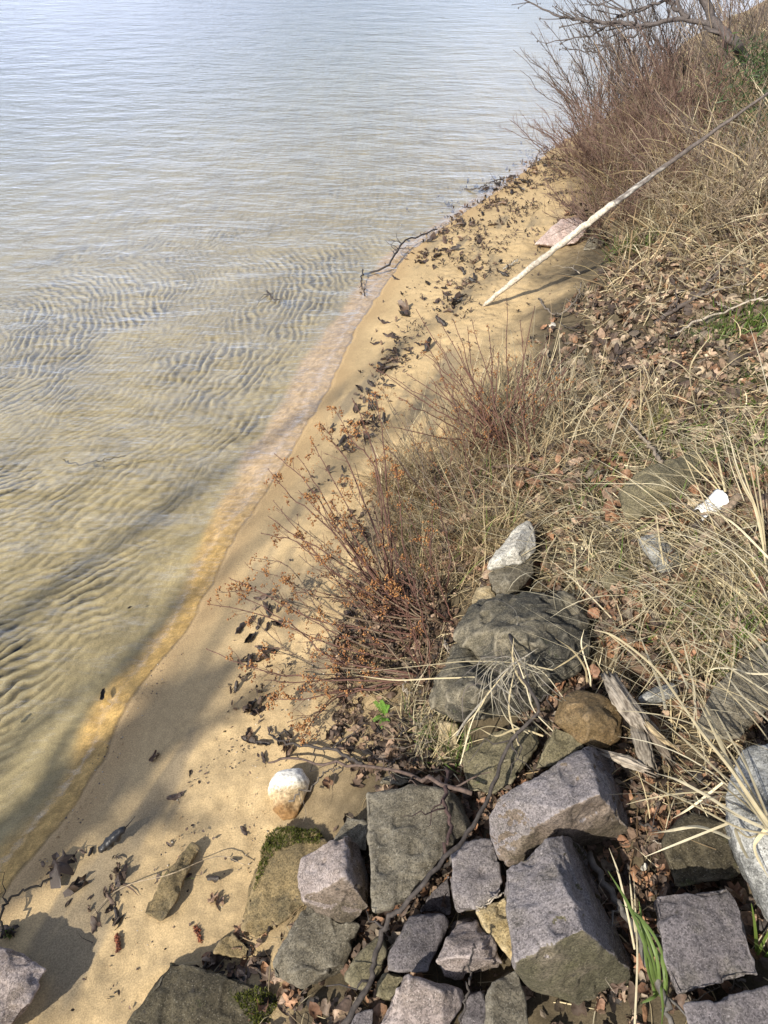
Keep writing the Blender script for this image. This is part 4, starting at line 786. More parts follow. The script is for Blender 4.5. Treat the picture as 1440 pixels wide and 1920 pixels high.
# ------------------------------------------------------------------ shrubs
def stem_mesh(P, r0, r1, col, col2, ntw, tw, sub=True, sides=5):
    """one stem with its side twigs; returns wood parts and bud anchor points"""
    n = len(P); S = [tube(P, r0, r1, sides, col, .06)]; buds = [P[-1]]; Ls = np.linalg.norm(P[-1] - P[0])
    for _ in range(ntw):
        f = random.uniform(.3, .97); i = min(int(f * (n - 1)), n - 2); d = P[i + 1] - P[i]; d /= np.linalg.norm(d) + 1e-9
        s = RNG.normal(0, 1, 3); s -= d * (s @ d); s /= np.linalg.norm(s) + 1e-9; s[2] = s[2] * .6 + .15
        e = d * random.uniform(.7, 1.3) + s * random.uniform(.5, 1.0); e /= np.linalg.norm(e); l = random.uniform(*tw) * (1.25 - f)
        q = P[i] + (P[i + 1] - P[i]) * random.random(); Q = [q]; 
        for k in range(5): e = e + RNG.normal(0, .10, 3) + np.array([0, 0, .03]); Q.append(Q[-1] + e / np.linalg.norm(e) * l / 5)
        Q = np.array(Q); rr = max(r1 * .8, (r0 + (r1 - r0) * f) * .5); S.append(tube(Q, rr, rr * .55, 4, col2, 0)); buds.append(Q[-1])
        if sub:
            for _2 in range(random.choice((0, 1, 1, 2))):
                j = random.randrange(1, 5); e2 = (Q[j] - Q[j - 1]); e2 = e2 / np.linalg.norm(e2) + RNG.normal(0, .5, 3); e2 /= np.linalg.norm(e2); l2 = l * random.uniform(.25, .55)
                S.append(tube(np.array([Q[j] + e2 * l2 * k / 2 for k in range(3)]), rr * .6, rr * .4, 3, col2, 0)); buds.append(Q[j] + e2 * l2)
    return S, buds
OCT = np.array([(1, 0, 0), (0, 1, 0), (-1, 0, 0), (0, -1, 0), (0, 0, 1.3), (0, 0, -1.3)]); OF = np.array([(0, 1, 4, 4), (1, 2, 4, 4), (2, 3, 4, 4), (3, 0, 4, 4), (1, 0, 5, 5), (2, 1, 5, 5), (3, 2, 5, 5), (0, 3, 5, 5)])
def blobs(pts, size, cols):
    pts = np.array(pts); n = len(pts); s = size * (.6 + .8 * RNG.random((n, 1, 1))); V = OCT[None] * s * (.7 + .6 * RNG.random((n, 6, 1))) + pts[:, None]
    Fq = (OF[None] + (np.arange(n) * 6)[:, None, None]).reshape(-1, 4); cols = np.array(cols); c = cols[RNG.integers(0, len(cols), n)]
    return V.reshape(-1, 3), Fq, np.repeat(c, 6, 0)
def add_stem(root, R0, P, r0, r1, col, col2, ntw, tw, bud=(.0026, 0, .035), bcol=((.30, .14, .05), (.24, .10, .04), (.40, .21, .08)), clus=.5, nb=(8, 18)):
    S, bd = stem_mesh(P, r0, r1, col, col2, ntw, tw)
    # small pointed buds sitting along the last part of the stem
    n = len(P); B = []
    for f in np.linspace(.55, 1, 16): i = min(int(f * (n - 1)), n - 1); B.append(P[i] + RNG.normal(0, .002, 3))
    S.append(blobs(B, .0022, [col2]))
    V, Fq, C = join(S); so_ = child('stem', V, tri_fix(Fq), M['twig'], root, R0, col=C)
    for q in bd:
        if random.random() < clus:
            m_ = random.randint(*nb); ax = RNG.normal(0, 1, 3); ax[2] = abs(ax[2]); ax /= np.linalg.norm(ax)
            K = [q - ax * random.uniform(-.3, 1) * bud[2] + RNG.normal(0, .0050, 3) for _ in range(m_)]
            V, Fq, C = blobs(K, bud[0] * 1.3, bcol); child('catkin', V, tri_fix(Fq), M['twig'], so_, R0, col=C)
RED = (.12, .058, .042); RED2 = (.155, .08, .055); BR = (.16, .115, .075)
R0 = gnd(815, 1165); sh = empty('shrub', R0); tag(sh, 'red stemmed shrub with orange catkins leaning left over the near sand', 'shrub')
SB = [(835, 1167), (818, 1135), (777, 1190), (790, 1270), (730, 1125), (760, 1150)]
STM = [((387, 1217, .20), (485, 1254, .16), (568, 1269, .12), (714, 1279, .06), 3), ((393, 1133, .26), (480, 1150, .22), (600, 1200, .14), (740, 1235, .05), 2), ((406, 1110, .30), (485, 1112, .26), (600, 1150, .18), (760, 1200, .05), 2),
       ((431, 1085, .30), (493, 1112, .27), (600, 1165, .18), (777, 1190, .04), 2), ((439, 1108, .28), (547, 1171, .22), (627, 1237, .15), (760, 1262, .05), 3), ((470, 1158, .24), (527, 1208, .20), (593, 1246, .14), (740, 1262, .05), 3),
       ((477, 1046, .34), (547, 1067, .30), (618, 1171, .18), (740, 1230, .05), 2), ((472, 1067, .33), (540, 1090, .28), (640, 1150, .18), (770, 1180, .05), 2), ((489, 1000, .38), (560, 1020, .33), (650, 1090, .2), (770, 1150, .05), 5),
       ((502, 967, .38), (560, 1008, .34), (650, 1060, .24), (760, 1150, .05), 5), ((518, 952, .40), (580, 1000, .34), (680, 1090, .2), (790, 1160, .04), 0), ((502, 879, .46), (547, 933, .40), (610, 983, .32), (714, 1117, .10), 4),
       ((514, 850, .48), (570, 900, .42), (640, 1000, .30), (722, 1110, .08), 4), ((558, 856, .46), (600, 920, .38), (660, 1020, .26), (735, 1120, .06), 4), ((583, 825, .50), (620, 890, .42), (680, 1000, .27), (745, 1120, .06), 4),
       ((606, 800, .52), (627, 829, .49), (660, 887, .42), (722, 1040, .2), 4), ((627, 767, .55), (660, 825, .48), (706, 887, .40), (722, 1075, .12), 4), ((660, 746, .58), (681, 792, .52), (706, 867, .43), (735, 1060, .14), 4),
       ((700, 737, .56), (715, 800, .48), (725, 900, .36), (735, 1060, .12), 4), ((506, 1310, .10), (568, 1312, .09), (643, 1296, .08), (720, 1290, .04), 3), ((539, 1354, .08), (593, 1337, .08), (630, 1305, .07), (700, 1285, .04), 3),
       ((497, 1275, .14), (560, 1280, .12), (640, 1270, .08), (740, 1270, .04), 3), ((565, 1385, .06), (590, 1350, .06), (630, 1310, .06), (710, 1285, .04), 3), ((620, 940, .40), (660, 1000, .32), (700, 1080, .18), (760, 1150, .04), 5),
       ((560, 920, .44), (620, 980, .34), (690, 1070, .2), (770, 1160, .04), 5), ((650, 900, .42), (690, 980, .32), (720, 1080, .16), (790, 1160, .04), 0), ((740, 860, .44), (750, 950, .32), (760, 1050, .16), (780, 1150, .04), 5),
       ((530, 1130, .24), (600, 1170, .18), (680, 1210, .10), (777, 1190, .04), 2), ((560, 1040, .30), (620, 1090, .22), (700, 1150, .12), (800, 1160, .04), 0)]
for tip, m1, m2, m3, bi in STM:
    bx, by = SB[bi]; P = spline([gnd(bx, by, .0)] + [gnd(*q) for q in (m3, m2, m1, tip)], 18); P[1:-1] += RNG.normal(0, .0022, (16, 3))
    add_stem(sh, R0, P, .0042, .0013, random.choice((RED, RED, BR)), RED2, 10, (.06, .16), clus=.42)
for _ in range(40):
    bx, by = random.choice(SB); bx += random.uniform(-20, 20); by += random.uniform(-15, 15); a_ = random.uniform(-.05, 1.0); tx = bx - math.cos(a_ * 1.6) * random.uniform(90, 300); ty = by - math.sin(a_ * 1.6) * random.uniform(100, 330) - 20; hh = .10 + .42 * max(0, (1200 - ty) / 450) * random.uniform(.6, 1)
    P = spline([gnd(bx, by), gnd(bx + (tx - bx) * .45 + random.uniform(-18, 18), by + (ty - by) * .35, hh * .5 + .02), gnd(tx, ty, hh)], 16); P[1:-1] += RNG.normal(0, .003, (14, 3))
    add_stem(sh, R0, P, .0034, .0011, random.choice((RED, BR, (.10, .05, .04))), RED2, 6, (.05, .14), clus=.12)
# second shrub, further along the beach
R0 = gnd(840, 960); sh = empty('shrub', R0); tag(sh, 'airy grey brown twig shrub between the catkin shrub and the thin red one', 'shrub')
for _ in range(19):
    bx, by = random.uniform(790, 930), random.uniform(900, 1010); tx = bx - random.uniform(20, 170); ty = by - random.uniform(110, 260); hh = random.uniform(.15, .38)
    P = spline([gnd(bx, by), gnd(bx + (tx - bx) * .4 + random.uniform(-12, 12), by + (ty - by) * .36, hh * .5), gnd(tx, ty, hh)], 14); P[1:-1] += RNG.normal(0, .004, (12, 3))
    add_stem(sh, R0, P, .0036, .0011, random.choice((BR, RED, (.19, .15, .11))), random.choice((RED2, BR)), 8, (.06, .17), bud=(.002, 0, .02), clus=.2, nb=(4, 9))
R0 = gnd(945, 850); sh = empty('shrub', R0); tag(sh, 'thin red twigged shrub rising behind the brown grass in the middle of the beach', 'shrub')
for tp in [(q_[0] + random.uniform(-30, 60), q_[1] + random.uniform(0, 90), q_[2] * .8) for q_ in [(780, 600, .5), (830, 640, .5), (880, 600, .5), (930, 620, .5), (980, 620, .5), (760, 700, .4), (1020, 660, .4), (820, 700, .4)] * 2] + [(780, 580, .62), (800, 640, .52), (830, 690, .45), (860, 650, .5), (885, 600, .55), (915, 612, .5), (935, 660, .45), (975, 600, .5), (1003, 575, .55), (1035, 640, .45), (1062, 690, .35), (762, 700, .45), (745, 745, .4),
           (700, 690, .5), (870, 715, .4), (820, 590, .55), (950, 560, .5), (1080, 650, .4), (905, 700, .4), (790, 660, .5), (730, 800, .35), (850, 600, .55)]:
    bx, by = random.uniform(880, 1010), random.uniform(830, 880); P = spline([gnd(bx, by), gnd(bx + (tp[0] - bx) * .4 + random.uniform(-10, 10), by + (tp[1] - by) * .38, tp[2] * .5), gnd(*tp)], 14)
    P[1:-1] += RNG.normal(0, .004, (12, 3)); add_stem(sh, R0, P, .0042, .0014, RED, RED2, 6, (.06, .16), bud=(.0022, 0, .02), clus=.25, nb=(4, 8))

def bush(px, py, label, ns, hgt, spread, col, col2, r=.005, tw=(.15, .38), ntw=9, lean=(-.35, 0), group=None, clus=.0):
    R0 = gnd(px, py); root = empty('shrub', R0); tag(root, label, 'shrub', group)
    for _ in range(ns):
        a_ = random.uniform(0, 2 * P_); rr = random.random() ** .5 * .12 * spread * 2; q = R0 + np.array([rr * math.cos(a_), rr * math.sin(a_), 0]); q[2] = float(T(q[0], q[1])) - .01
        h_ = hgt * random.uniform(.55, 1.05); out = np.array([math.cos(a_), math.sin(a_)]) * spread * random.uniform(.3, 1) + np.array(lean) * h_
        P = spline([q, q + np.array([out[0] * .3, out[1] * .3, h_ * .45]), q + np.array([out[0], out[1], h_])], 10); P[1:] += np.cumsum(RNG.normal(0, .018, (9, 3)), 0)
        add_stem(root, R0, P, r, r * .35, col, col2, ntw, tw, clus=clus, nb=(3, 6))
CR = (.13, .078, .06); CR2 = (.175, .112, .088); CG = (.10, .08, .07); CG2 = (.15, .12, .10); CB = (.26, .20, .14)
for a_ in [(1150, 445, 'low red twigged bush right of the rose rock, under the pole', 13, .45, .35, CR, CR2), (1205, 400, 'dense red bush just left of where the pole darkens', 20, .65, .45, CR, CR2),
           (1130, 345, 'spreading red bush at the edge of the far beach', 20, .60, .55, CR, CR2), (1080, 300, 'sparse leaning bush nearest the water at the far shore', 12, .60, .55, CR, CR2),
           (1260, 350, 'red brown bush behind the middle of the pole', 20, .8, .5, CR, CR2), (1180, 290, 'bright red bush in the heart of the thicket', 24, .9, .5, CR, CR2), (1310, 440, 'brown twiggy bush below the dark half of the pole', 14, .6, .45, CB, CB),
           (1380, 380, 'brown bush at the right edge under the pole', 14, .8, .5, CB, CG2), (1130, 250, 'grey purple bush hanging over the far waterline', 26, 1.2, .7, CG, CG2), (1215, 235, 'tall grey red bush behind the bright red one', 26, 1.25, .6, CG, CR2),
           (1300, 280, 'tall reddish bush left of the green juniper', 22, 1.1, .55, CR, CR2), (1185, 205, 'farthest purple grey bush against the water', 28, 1.7, .8, CG, CG2), (1270, 200, 'tall dark bush under the bare tree', 26, 1.6, .7, CG, CG2),
           (1370, 230, 'tall brown bush right of the pole tip', 20, 1.3, .6, CB, CG2), (1350, 150, 'dark tall bush at the top right', 24, 1.6, .8, CG, CR2), (1440, 180, 'tangled brown bush at the top right corner', 20, 1.5, .8, CB, CG)]:
    px, py, lb, ns, hg, spd, c1, c2 = a_; bush(px, py, lb, ns, hg * .92, spd * 1.1, c1, c2, lean=(-.28, -.05), r=.0048 if hg < 1 else .0065, ntw=15 if hg < 1 else 20)

for a_ in [(1105, 262, 'low purple bush right at the far water edge', 16, .75, .5, CG, CR2), (1070, 330, 'few thin red stems on the far beach', 7, .55, .4, CR, CR2), (1240, 290, 'rust brown bush between the red one and the juniper', 22, .95, .5, CB, CR2), (1160, 340, 'dense low red bush above the rose rock', 22, .6, .5, CR, CR2)]:
    px, py, lb, ns, hg, spd, c1, c2 = a_; bush(px, py, lb, ns, hg, spd, c1, c2, r=.006, ntw=13)
# bare tree reaching over the water from the right
def att(px, py, t_): return np.array([0, 0, H]) + ray(px, py) * t_
R0 = gnd(1420, 170); tr_ = empty('bare_tree', R0); tag(tr_, 'bare tree at the top right reaching its grey branches out over the water', 'tree')
def limb(name, pts, r0, r1, col, ntw, tw, n=20):
    P = spline(pts, n); P[1:-1] += RNG.normal(0, .010, (n - 2, 3)); S, bd = stem_mesh(P, r0, r1, col, col, ntw, tw, sides=7); S.append(blobs(bd, .008, [col])); V, Fq, C = join(S); child(name, V, tri_fix(Fq), M['bark'], tr_, R0, col=C, smooth=False)
TG = (.10, .085, .08)
limb('trunk', [R0, att(1385, 90, 6.7), att(1350, 52, 6.8), att(1310, -20, 6.8), att(1300, -120, 6.6)], .05, .035, TG, 3, (.3, .6))
limb('branch', [att(1350, 52, 6.8), att(1290, 34, 6.9), att(1211, 47, 7.0), att(1155, 43, 7.1), att(1087, 39, 7.2), att(1035, 26, 7.3), att(978, -4, 7.4)], .026, .006, TG, 16, (.25, .7), 28)
limb('branch', [att(1290, 34, 6.9), att(1255, 4, 7.0), att(1215, 12, 7.1), att(1165, 30, 7.2), att(1120, 60, 7.3), att(1080, 72, 7.3), att(1024, 82, 7.4)], .018, .004, TG, 14, (.2, .5), 26)
limb('branch', [att(1211, 47, 7.0), att(1185, 68, 7.0), att(1150, 80, 7.1), att(1110, 97, 7.2), att(1055, 90, 7.2)], .013, .004, TG, 12, (.15, .4), 22)
limb('branch', [att(1290, 34, 6.9), att(1262, 10, 6.9), att(1240, -10, 6.9), att(1200, -60, 6.9)], .022, .008, TG, 10, (.3, .6), 18)
limb('branch', [att(1190, 45, 7.0), att(1160, 20, 7.1), att(1110, 5, 7.2), att(1070, -20, 7.3)], .011, .004, TG, 10, (.15, .4), 18)

# green things
def tuft(px, py, label, n, L, W, rad, cols=GRN, name='grass_tuft', p0=(.6, 1.45), p1=(.0, 1.2), cat='grass tuft'):
    g = gnd(px, py); q = g[None, :2] + RNG.normal(0, rad, (n, 2)); V, Fq, C = blades(q, L, W, p0, p1, None, 1, .6, cols); o = mesh_obj(name, V, Fq, M['green'], col=C, origin=g); tag(o, label, cat); return o
tuft(1410, 612, 'bright green grass tuft at the right edge below the thicket', 260, (.05, .16), .004, .10)
tuft(1300, 640, 'dark green mossy grass patch left of the bright tuft', 260, (.03, .10), .003, .12, [(.07, .10, .03), (.10, .13, .04)])
tuft(1180, 478, 'green grass tuft at the foot of the red bushes', 150, (.06, .2), .005, .07)
tuft(1405, 722, 'dark green moss cushion in the leaf litter at the right', 400, (.01, .035), .003, .07, [(.06, .09, .02), (.09, .13, .03)], 'moss_cushion', cat='moss')
tuft(1235, 800, 'small yellow green tuft above the smooth grey rock', 90, (.05, .13), .003, .025, [(.26, .27, .08), (.32, .28, .12)])
tuft(1420, 905, 'green blades at the right edge beside the long straw', 70, (.06, .16), .004, .06)
tuft(1400, 1230, 'fine green blades between the straw and the flat slab', 50, (.08, .2), .004, .06)
tuft(1300, 1190, 'green blades in the matted grass above the slab', 60, (.06, .16), .0035, .07)
tuft(322, 1655, 'small grass tuft on the sand caked long stone', 60, (.02, .05), .0018, .012, GRN + STRAW[:2])
tuft(1115, 1370, 'two or three green blades in front of the brown stone', 6, (.07, .12), .004, .012, p0=(1.1, 1.4), p1=(.9, 1.4))
tuft(858, 1420, 'short green and yellow tuft beside the tan stone', 60, (.05, .12), .0025, .02, GRN + STRAW[:2])
tuft(20, 1748, 'tiny green sprout by the corner block', 40, (.01, .03), .004, .01)
tuft(1435, 1800, 'green blades at the right edge beside the square block', 8, (.08, .15), .006, .008, p0=(1.0, 1.4), p1=(.6, 1.2))
g = gnd(1428, 290); V, Fq, C = blades(g[None, :2] + RNG.normal(0, .22, (2600, 2)), (.03, .10), .006, (.2, 1.4), (-.2, 1.2), None, 1, .5, [(.05, .085, .03), (.08, .12, .04), (.035, .06, .02)], z=g[2] + RNG.random(2600) ** .7 * .75, floor=False)
o = mesh_obj('juniper', V, Fq, M['green'], col=C, origin=g); tag(o, 'dark green juniper bush at the right edge behind the pole', 'juniper')
# tall fresh blades between the blocks
root = gnd(1235, 1860); parts = []
for st in [[(1237, 1867, .05), (1215, 1790, .16), (1180, 1700, .22), (1140, 1633, .24)], [(1240, 1870, .05), (1222, 1790, .15), (1200, 1730, .18), (1175, 1690, .18)], [(1250, 1880, .05), (1250, 1830, .14), (1235, 1770, .2), (1200, 1720, .22), (1165, 1695, .2)],
           [(1232, 1866, .05), (1215, 1820, .12), (1208, 1770, .16), (1202, 1700, .16)], [(1228, 1868, .05), (1218, 1810, .12), (1206, 1750, .14), (1198, 1690, .2)], [(1240, 1930, .05), (1243, 1890, .12), (1240, 1855, .15), (1244, 1840, .12)],
           [(1235, 1860, .05), (1225, 1870, .08), (1200, 1882, .08)], [(1238, 1868, .05), (1232, 1800, .14), (1210, 1740, .18), (1190, 1715, .2)], [(1245, 1875, .05), (1247, 1840, .1), (1240, 1800, .12), (1220, 1760, .13)]]:
    parts.append(ribbon([gnd(*q) for q in st[::-1]], .0062, (.15, .22, .06)))
V, Fq, C = join(parts); o = mesh_obj('grass_tuft', V, Fq, M['green'], col=C, origin=root); tag(o, 'tall bright green blades between the tall lilac block and the square dark block', 'grass tuft')
parts = [ribbon([gnd(*q) for q in st], .004, STRAW[2]) for st in [[(1142, 1590, .2), (1160, 1640, .2), (1178, 1720, .15), (1190, 1780, .1)], [(1188, 1635, .18), (1192, 1720, .16), (1195, 1800, .15), (1190, 1925, .12)], [(1180, 1640, .18), (1186, 1700, .15), (1192, 1760, .1)]]]
V, Fq, C = join(parts); o = mesh_obj('straw_clump', V, Fq, M['grass'], col=C, origin=root); tag(o, 'three pale straws standing with the bright green blades', 'straw')
# feathery green seedling
g0 = gnd(722, 1345); parts = []
for k in range(9):
    a_ = random.uniform(0, 6.28); L_ = random.uniform(.03, .055); P = spline([g0, g0 + np.array([math.cos(a_) * L_ * .5, math.sin(a_) * L_ * .5, .02]), g0 + np.array([math.cos(a_) * L_, math.sin(a_) * L_, .022])], 9); parts.append(ribbon(P, .0015, (.20, .36, .06), 9))
    for i in range(2, 9):
        d = P[min(i, 8)] - P[i - 1]; d /= np.linalg.norm(d)
        for s in (-1, 1):
            e = np.array([-d[1] * s, d[0] * s, .15]) + d * .6; l = .013 * (1 - .07 * i); parts.append(ribbon([P[i] + e * l, P[i] + e * l * .5, P[i]], .005, (.20, .38, .06), 5, .2, .5))
V, Fq, C = join(parts); o = mesh_obj('seedling', V, Fq, M['green'], col=C, origin=g0); tag(o, 'bright green feathery seedling in the litter left of the lower boulder', 'plant')

# long pale straws, stroke by stroke
def strokes(label, L_, w0, cols=STRAW[:3], name='straw_clump', conv=lambda x, y: (x, y), n=24):
    parts = []
    for st in L_:
        hh = st[0]; P = [gnd(*conv(x, y), h) for (x, y), h in zip(st[1:], np.linspace(hh[0], hh[1], len(st) - 1))]
        parts.append(ribbon(P, w0 * random.uniform(.6, 1.2), random.choice(cols), n))
    V, Fq, C = join(parts); c0 = V.mean(0); o = mesh_obj(name, V, Fq, M['grass'], col=C, origin=c0); tag(o, label, 'straw'); return o
c5 = lambda x, y: (1080 + x / 4, 1180 + y / 4); c7 = lambda x, y: (1100 + x / 4.235, 620 + y / 4.235); c4 = lambda x, y: (780 + x / 2.182, 940 + y / 2.182)
SL = [[(.22, .36), (400, 1060), (620, 1200), (850, 1300), (1200, 1480), (1460, 1540)], [(.2, .36), (590, 900), (800, 1040), (1000, 1190), (1250, 1350), (1460, 1520)], [(.25, .36), (660, 700), (850, 860), (1060, 1060), (1200, 1180), (1440, 1500)],
      [(.25, .36), (650, 450), (850, 640), (1000, 840), (1150, 1020), (1300, 1250), (1450, 1480)], [(.12, .3), (560, 1530), (700, 1510), (900, 1480), (1050, 1520), (1160, 1570)], [(.28, .36), (1040, 600), (1150, 800), (1290, 1050), (1440, 1400)],
      [(.25, .36), (900, 500), (1100, 900), (1230, 1150), (1450, 1480)], [(.15, .3), (720, 1420), (870, 1330), (1100, 1150)], [(.3, .36), (1440, 1500), (1300, 1560), (1200, 1500), (1240, 1620), (1290, 1720)], [(.25, .36), (1440, 1860), (1340, 1640), (1420, 1500)],
      [(.28, .36), (750, 500), (960, 800), (1160, 1050), (1440, 1450)], [(.28, .36), (1080, 820), (1200, 1000), (1330, 1250), (1450, 1470)], [(.3, .36), (1240, 900), (1330, 1150), (1450, 1450)], [(.28, .36), (860, 1280), (1100, 1350), (1300, 1440), (1450, 1500)],
      [(.26, .36), (940, 1040), (1110, 1180), (1280, 1320), (1450, 1480)], [(.2, .36), (600, 1080), (760, 1130), (1000, 1260), (1200, 1390), (1450, 1510)]]
strokes('fan of long pale straw spreading left from the right edge over the lichen boulder', SL, .0066, conv=c5)
strokes('long straws slanting down from the right edge over the flat slab', [[(.12, .22), (460, 0), (560, 250), (640, 450), (670, 600)], [(.15, .2), (620, 0), (740, 220), (830, 420), (850, 450)], [(.15, .2), (770, 0), (830, 200), (890, 480), (880, 740)],
        [(.2, .3), (700, 0), (1000, 200), (1200, 320), (1460, 490)], [(.22, .25), (980, 320), (1060, 290), (1200, 300), (1300, 330), (1460, 335)], [(.3, .35), (1200, -80), (1380, 130), (1460, 250)], [(.25, .33), (1100, 300), (1250, 500), (1460, 700)],
        [(.25, .3), (1000, 60), (1200, 250), (1460, 560)], [(.2, .1), (60, 0), (40, 120), (100, 330), (110, 430)], [(.2, .1), (0, 200), (60, 290), (110, 430)], [(.15, .2), (200, 0), (420, 180), (560, 330)], [(.15, .2), (120, 0), (300, 60), (600, 300), (850, 640)]], .0058, conv=c5)
strokes('long straws lying over the smooth grey rock and the white litter', [[(.15, .15), (0, 340), (130, 480), (300, 690), (480, 880)], [(.15, .15), (0, 560), (230, 740), (450, 1000)], [(.18, .15), (-200, 1215), (300, 1215), (570, 1222), (750, 1290), (900, 1310)],
        [(.15, .18), (190, 950), (400, 980), (600, 1080), (900, 1280)], [(.15, .15), (0, 980), (200, 1090), (400, 1220), (600, 1390), (700, 1550)], [(.3, .02), (1000, 20), (830, 270), (840, 500), (900, 730)], [(.3, .2), (580, 200), (740, 270), (830, 360)],
        [(.12, .12), (500, 560), (560, 510), (700, 520), (850, 580)], [(.15, .15), (1460, 600), (1200, 605), (1000, 620)], [(.15, .12), (550, 1430), (570, 1600), (610, 1864)], [(.15, .1), (180, 950), (260, 700), (340, 560)], [(.2, .02), (560, 880), (480, 560), (420, 430)]], .006, conv=c7)
strokes('upright sheaf of tall straw at the right edge beside the white litter', [[(.3, .15), (1230, 820), (1290, 1050), (1380, 1500), (1420, 1864)], [(.3, .15), (1150, 1000), (1250, 1250), (1380, 1480), (1415, 1700)], [(.3, .15), (1100, 700), (1200, 1100), (1330, 1400), (1420, 1800)],
        [(.2, .2), (940, 1430), (1050, 1460), (1200, 1560), (1460, 1820)], [(.35, .15), (1180, 900), (1270, 1200), (1370, 1500), (1420, 1860)], [(.35, .1), (1300, 700), (1350, 1100), (1400, 1500), (1430, 1900)], [(.25, .15), (900, 950), (1050, 1200), (1150, 1260)],
        [(.25, .1), (820, 900), (930, 1050), (1060, 1260)], [(.25, .1), (1000, 850), (1050, 1050), (1100, 1280)], [(.25, .1), (740, 980), (900, 1130), (1050, 1270)], [(.3, .1), (1080, 800), (1150, 1080), (1250, 1350)]], .006, conv=c7)
strokes('pale straws and grey stalks tangled over the two dark boulders', [[(.26, .28), (-300, 705), (0, 675), (200, 655), (400, 660), (560, 690)], [(.26, .3), (60, 700), (240, 670), (420, 665)], [(.3, .2), (390, 660), (340, 740), (260, 830), (200, 900), (165, 960)],
        [(.36, .2), (395, 600), (440, 720), (480, 850), (560, 940)], [(.35, .2), (570, 560), (640, 610), (690, 680), (700, 740)], [(.36, .33), (370, 580), (400, 640), (430, 670)], [(.32, .28), (500, 600), (440, 640), (380, 680), (330, 740), (400, 800)],
        [(.25, .26), (180, 840), (300, 870), (400, 880), (500, 890)], [(.3, .26), (345, 740), (380, 830), (430, 870)], [(.3, .2), (340, 830), (380, 900), (460, 950)], [(.33, .18), (400, 660), (300, 780), (250, 860), (150, 960)], [(.32, .2), (330, 395), (400, 440), (415, 490), (400, 530)],
        [(.33, .2), (420, 650), (520, 700), (600, 800)], [(.33, .2), (400, 700), (380, 850), (420, 1000)], [(.33, .12), (300, 770), (230, 900), (180, 1080)], [(.3, .12), (450, 860), (480, 900), (600, 1000)], [(.3, .25), (560, 690), (640, 640), (700, 590)],
        [(.33, .26), (400, 560), (395, 640), (420, 720), (500, 810)], [(.33, .24), (380, 560), (450, 700), (470, 820)], [(.24, .12), (260, 930), (330, 960), (420, 930), (520, 960)], [(.24, .12), (200, 960), (300, 920), (420, 950)]], .0042, STRAW[1:4] + [(.33, .30, .25)], conv=c4)
# more tangle: thin grey curls around the same stalks
parts = []
c0 = gnd(960, 1260, .28)
for k in range(46):
    a_ = random.uniform(0, 6.28); l = random.uniform(.05, .16); s0 = c0 + RNG.normal(0, .025, 3); m1 = s0 + np.array([math.cos(a_) * l * .5, math.sin(a_) * l * .5 - .02, random.uniform(0, .05)]); e1 = s0 + np.array([math.cos(a_ + .7) * l, math.sin(a_ + .7) * l - .03, random.uniform(-.1, .02)])
    parts.append(ribbon([e1, m1, s0], .0022, random.choice([(.30, .27, .22), (.2, .17, .15), (.42, .38, .28)]), 10))
V, Fq, C = join(parts); o = mesh_obj('weed_stalks', V, Fq, M['grass'], col=C, origin=c0); tag(o, 'grey withered weed tangle standing between the two dark boulders', 'dead weed')
strokes('long bent straws crossing the litter below the red shrub', [[(.2, .22), (100, 645), (180, 655), (260, 652), (330, 650)], [(.1, .2), (680, 560), (715, 640), (760, 700), (800, 790)]], .004, conv=lambda x, y: (x * 1.0 + 560, y * 1.0 + 620))

# white litter: a curled sheet and a tan flap
g = gnd(1322, 945, .06); root = empty('litter_scrap', g); tag(root, 'crumpled white plastic or paper scrap lying in the grass with a tan flap', 'litter')
def sheet(name, mat, corners, curl, nx_=10, ny_=8, th=.002):
    A, B_, C_, D_ = [gnd(*q) for q in corners]; V = []; 
    for i in range(nx_ + 1):
        for j in range(ny_ + 1):
            u, v_ = i / nx_, j / ny_; p = A * (1 - u) * (1 - v_) + B_ * u * (1 - v_) + C_ * u * v_ + D_ * (1 - u) * v_; p = p + np.array([0, 0, curl * math.sin(v_ * P_) + .006 * math.sin(u * 9 + v_ * 5)]) + RNG.normal(0, .0008, 3); V.append(p)
    V = np.array(V); n = len(V); Fq = [(i * (ny_ + 1) + j, (i + 1) * (ny_ + 1) + j, (i + 1) * (ny_ + 1) + j + 1, i * (ny_ + 1) + j + 1) for i in range(nx_) for j in range(ny_)]
    o = child(name, V, Fq, mat, root, g, smooth=False); sm = o.modifiers.new('s', 'SOLIDIFY'); sm.thickness = th; return o
m, t, b = mat_base('white_scrap', .45, .4); b.inputs['Base Color'].default_value = (.78, .79, .80, 1); m2, t, b = mat_base('tan_scrap', .7); b.inputs['Base Color'].default_value = (.55, .44, .30, 1)
sheet('white_panel', m, [(1298, 960, .07), (1345, 918, .12), (1366, 944, .10), (1318, 974, .06)], .022)
sheet('curled_edge', m, [(1342, 922, .10), (1352, 921, .11), (1362, 940, .08), (1353, 944, .08)], .012, 4, 8)
sheet('tan_flap', m2, [(1287, 930, .08), (1300, 938, .09), (1314, 942, .07), (1289, 958, .04)], .008, 6, 6)

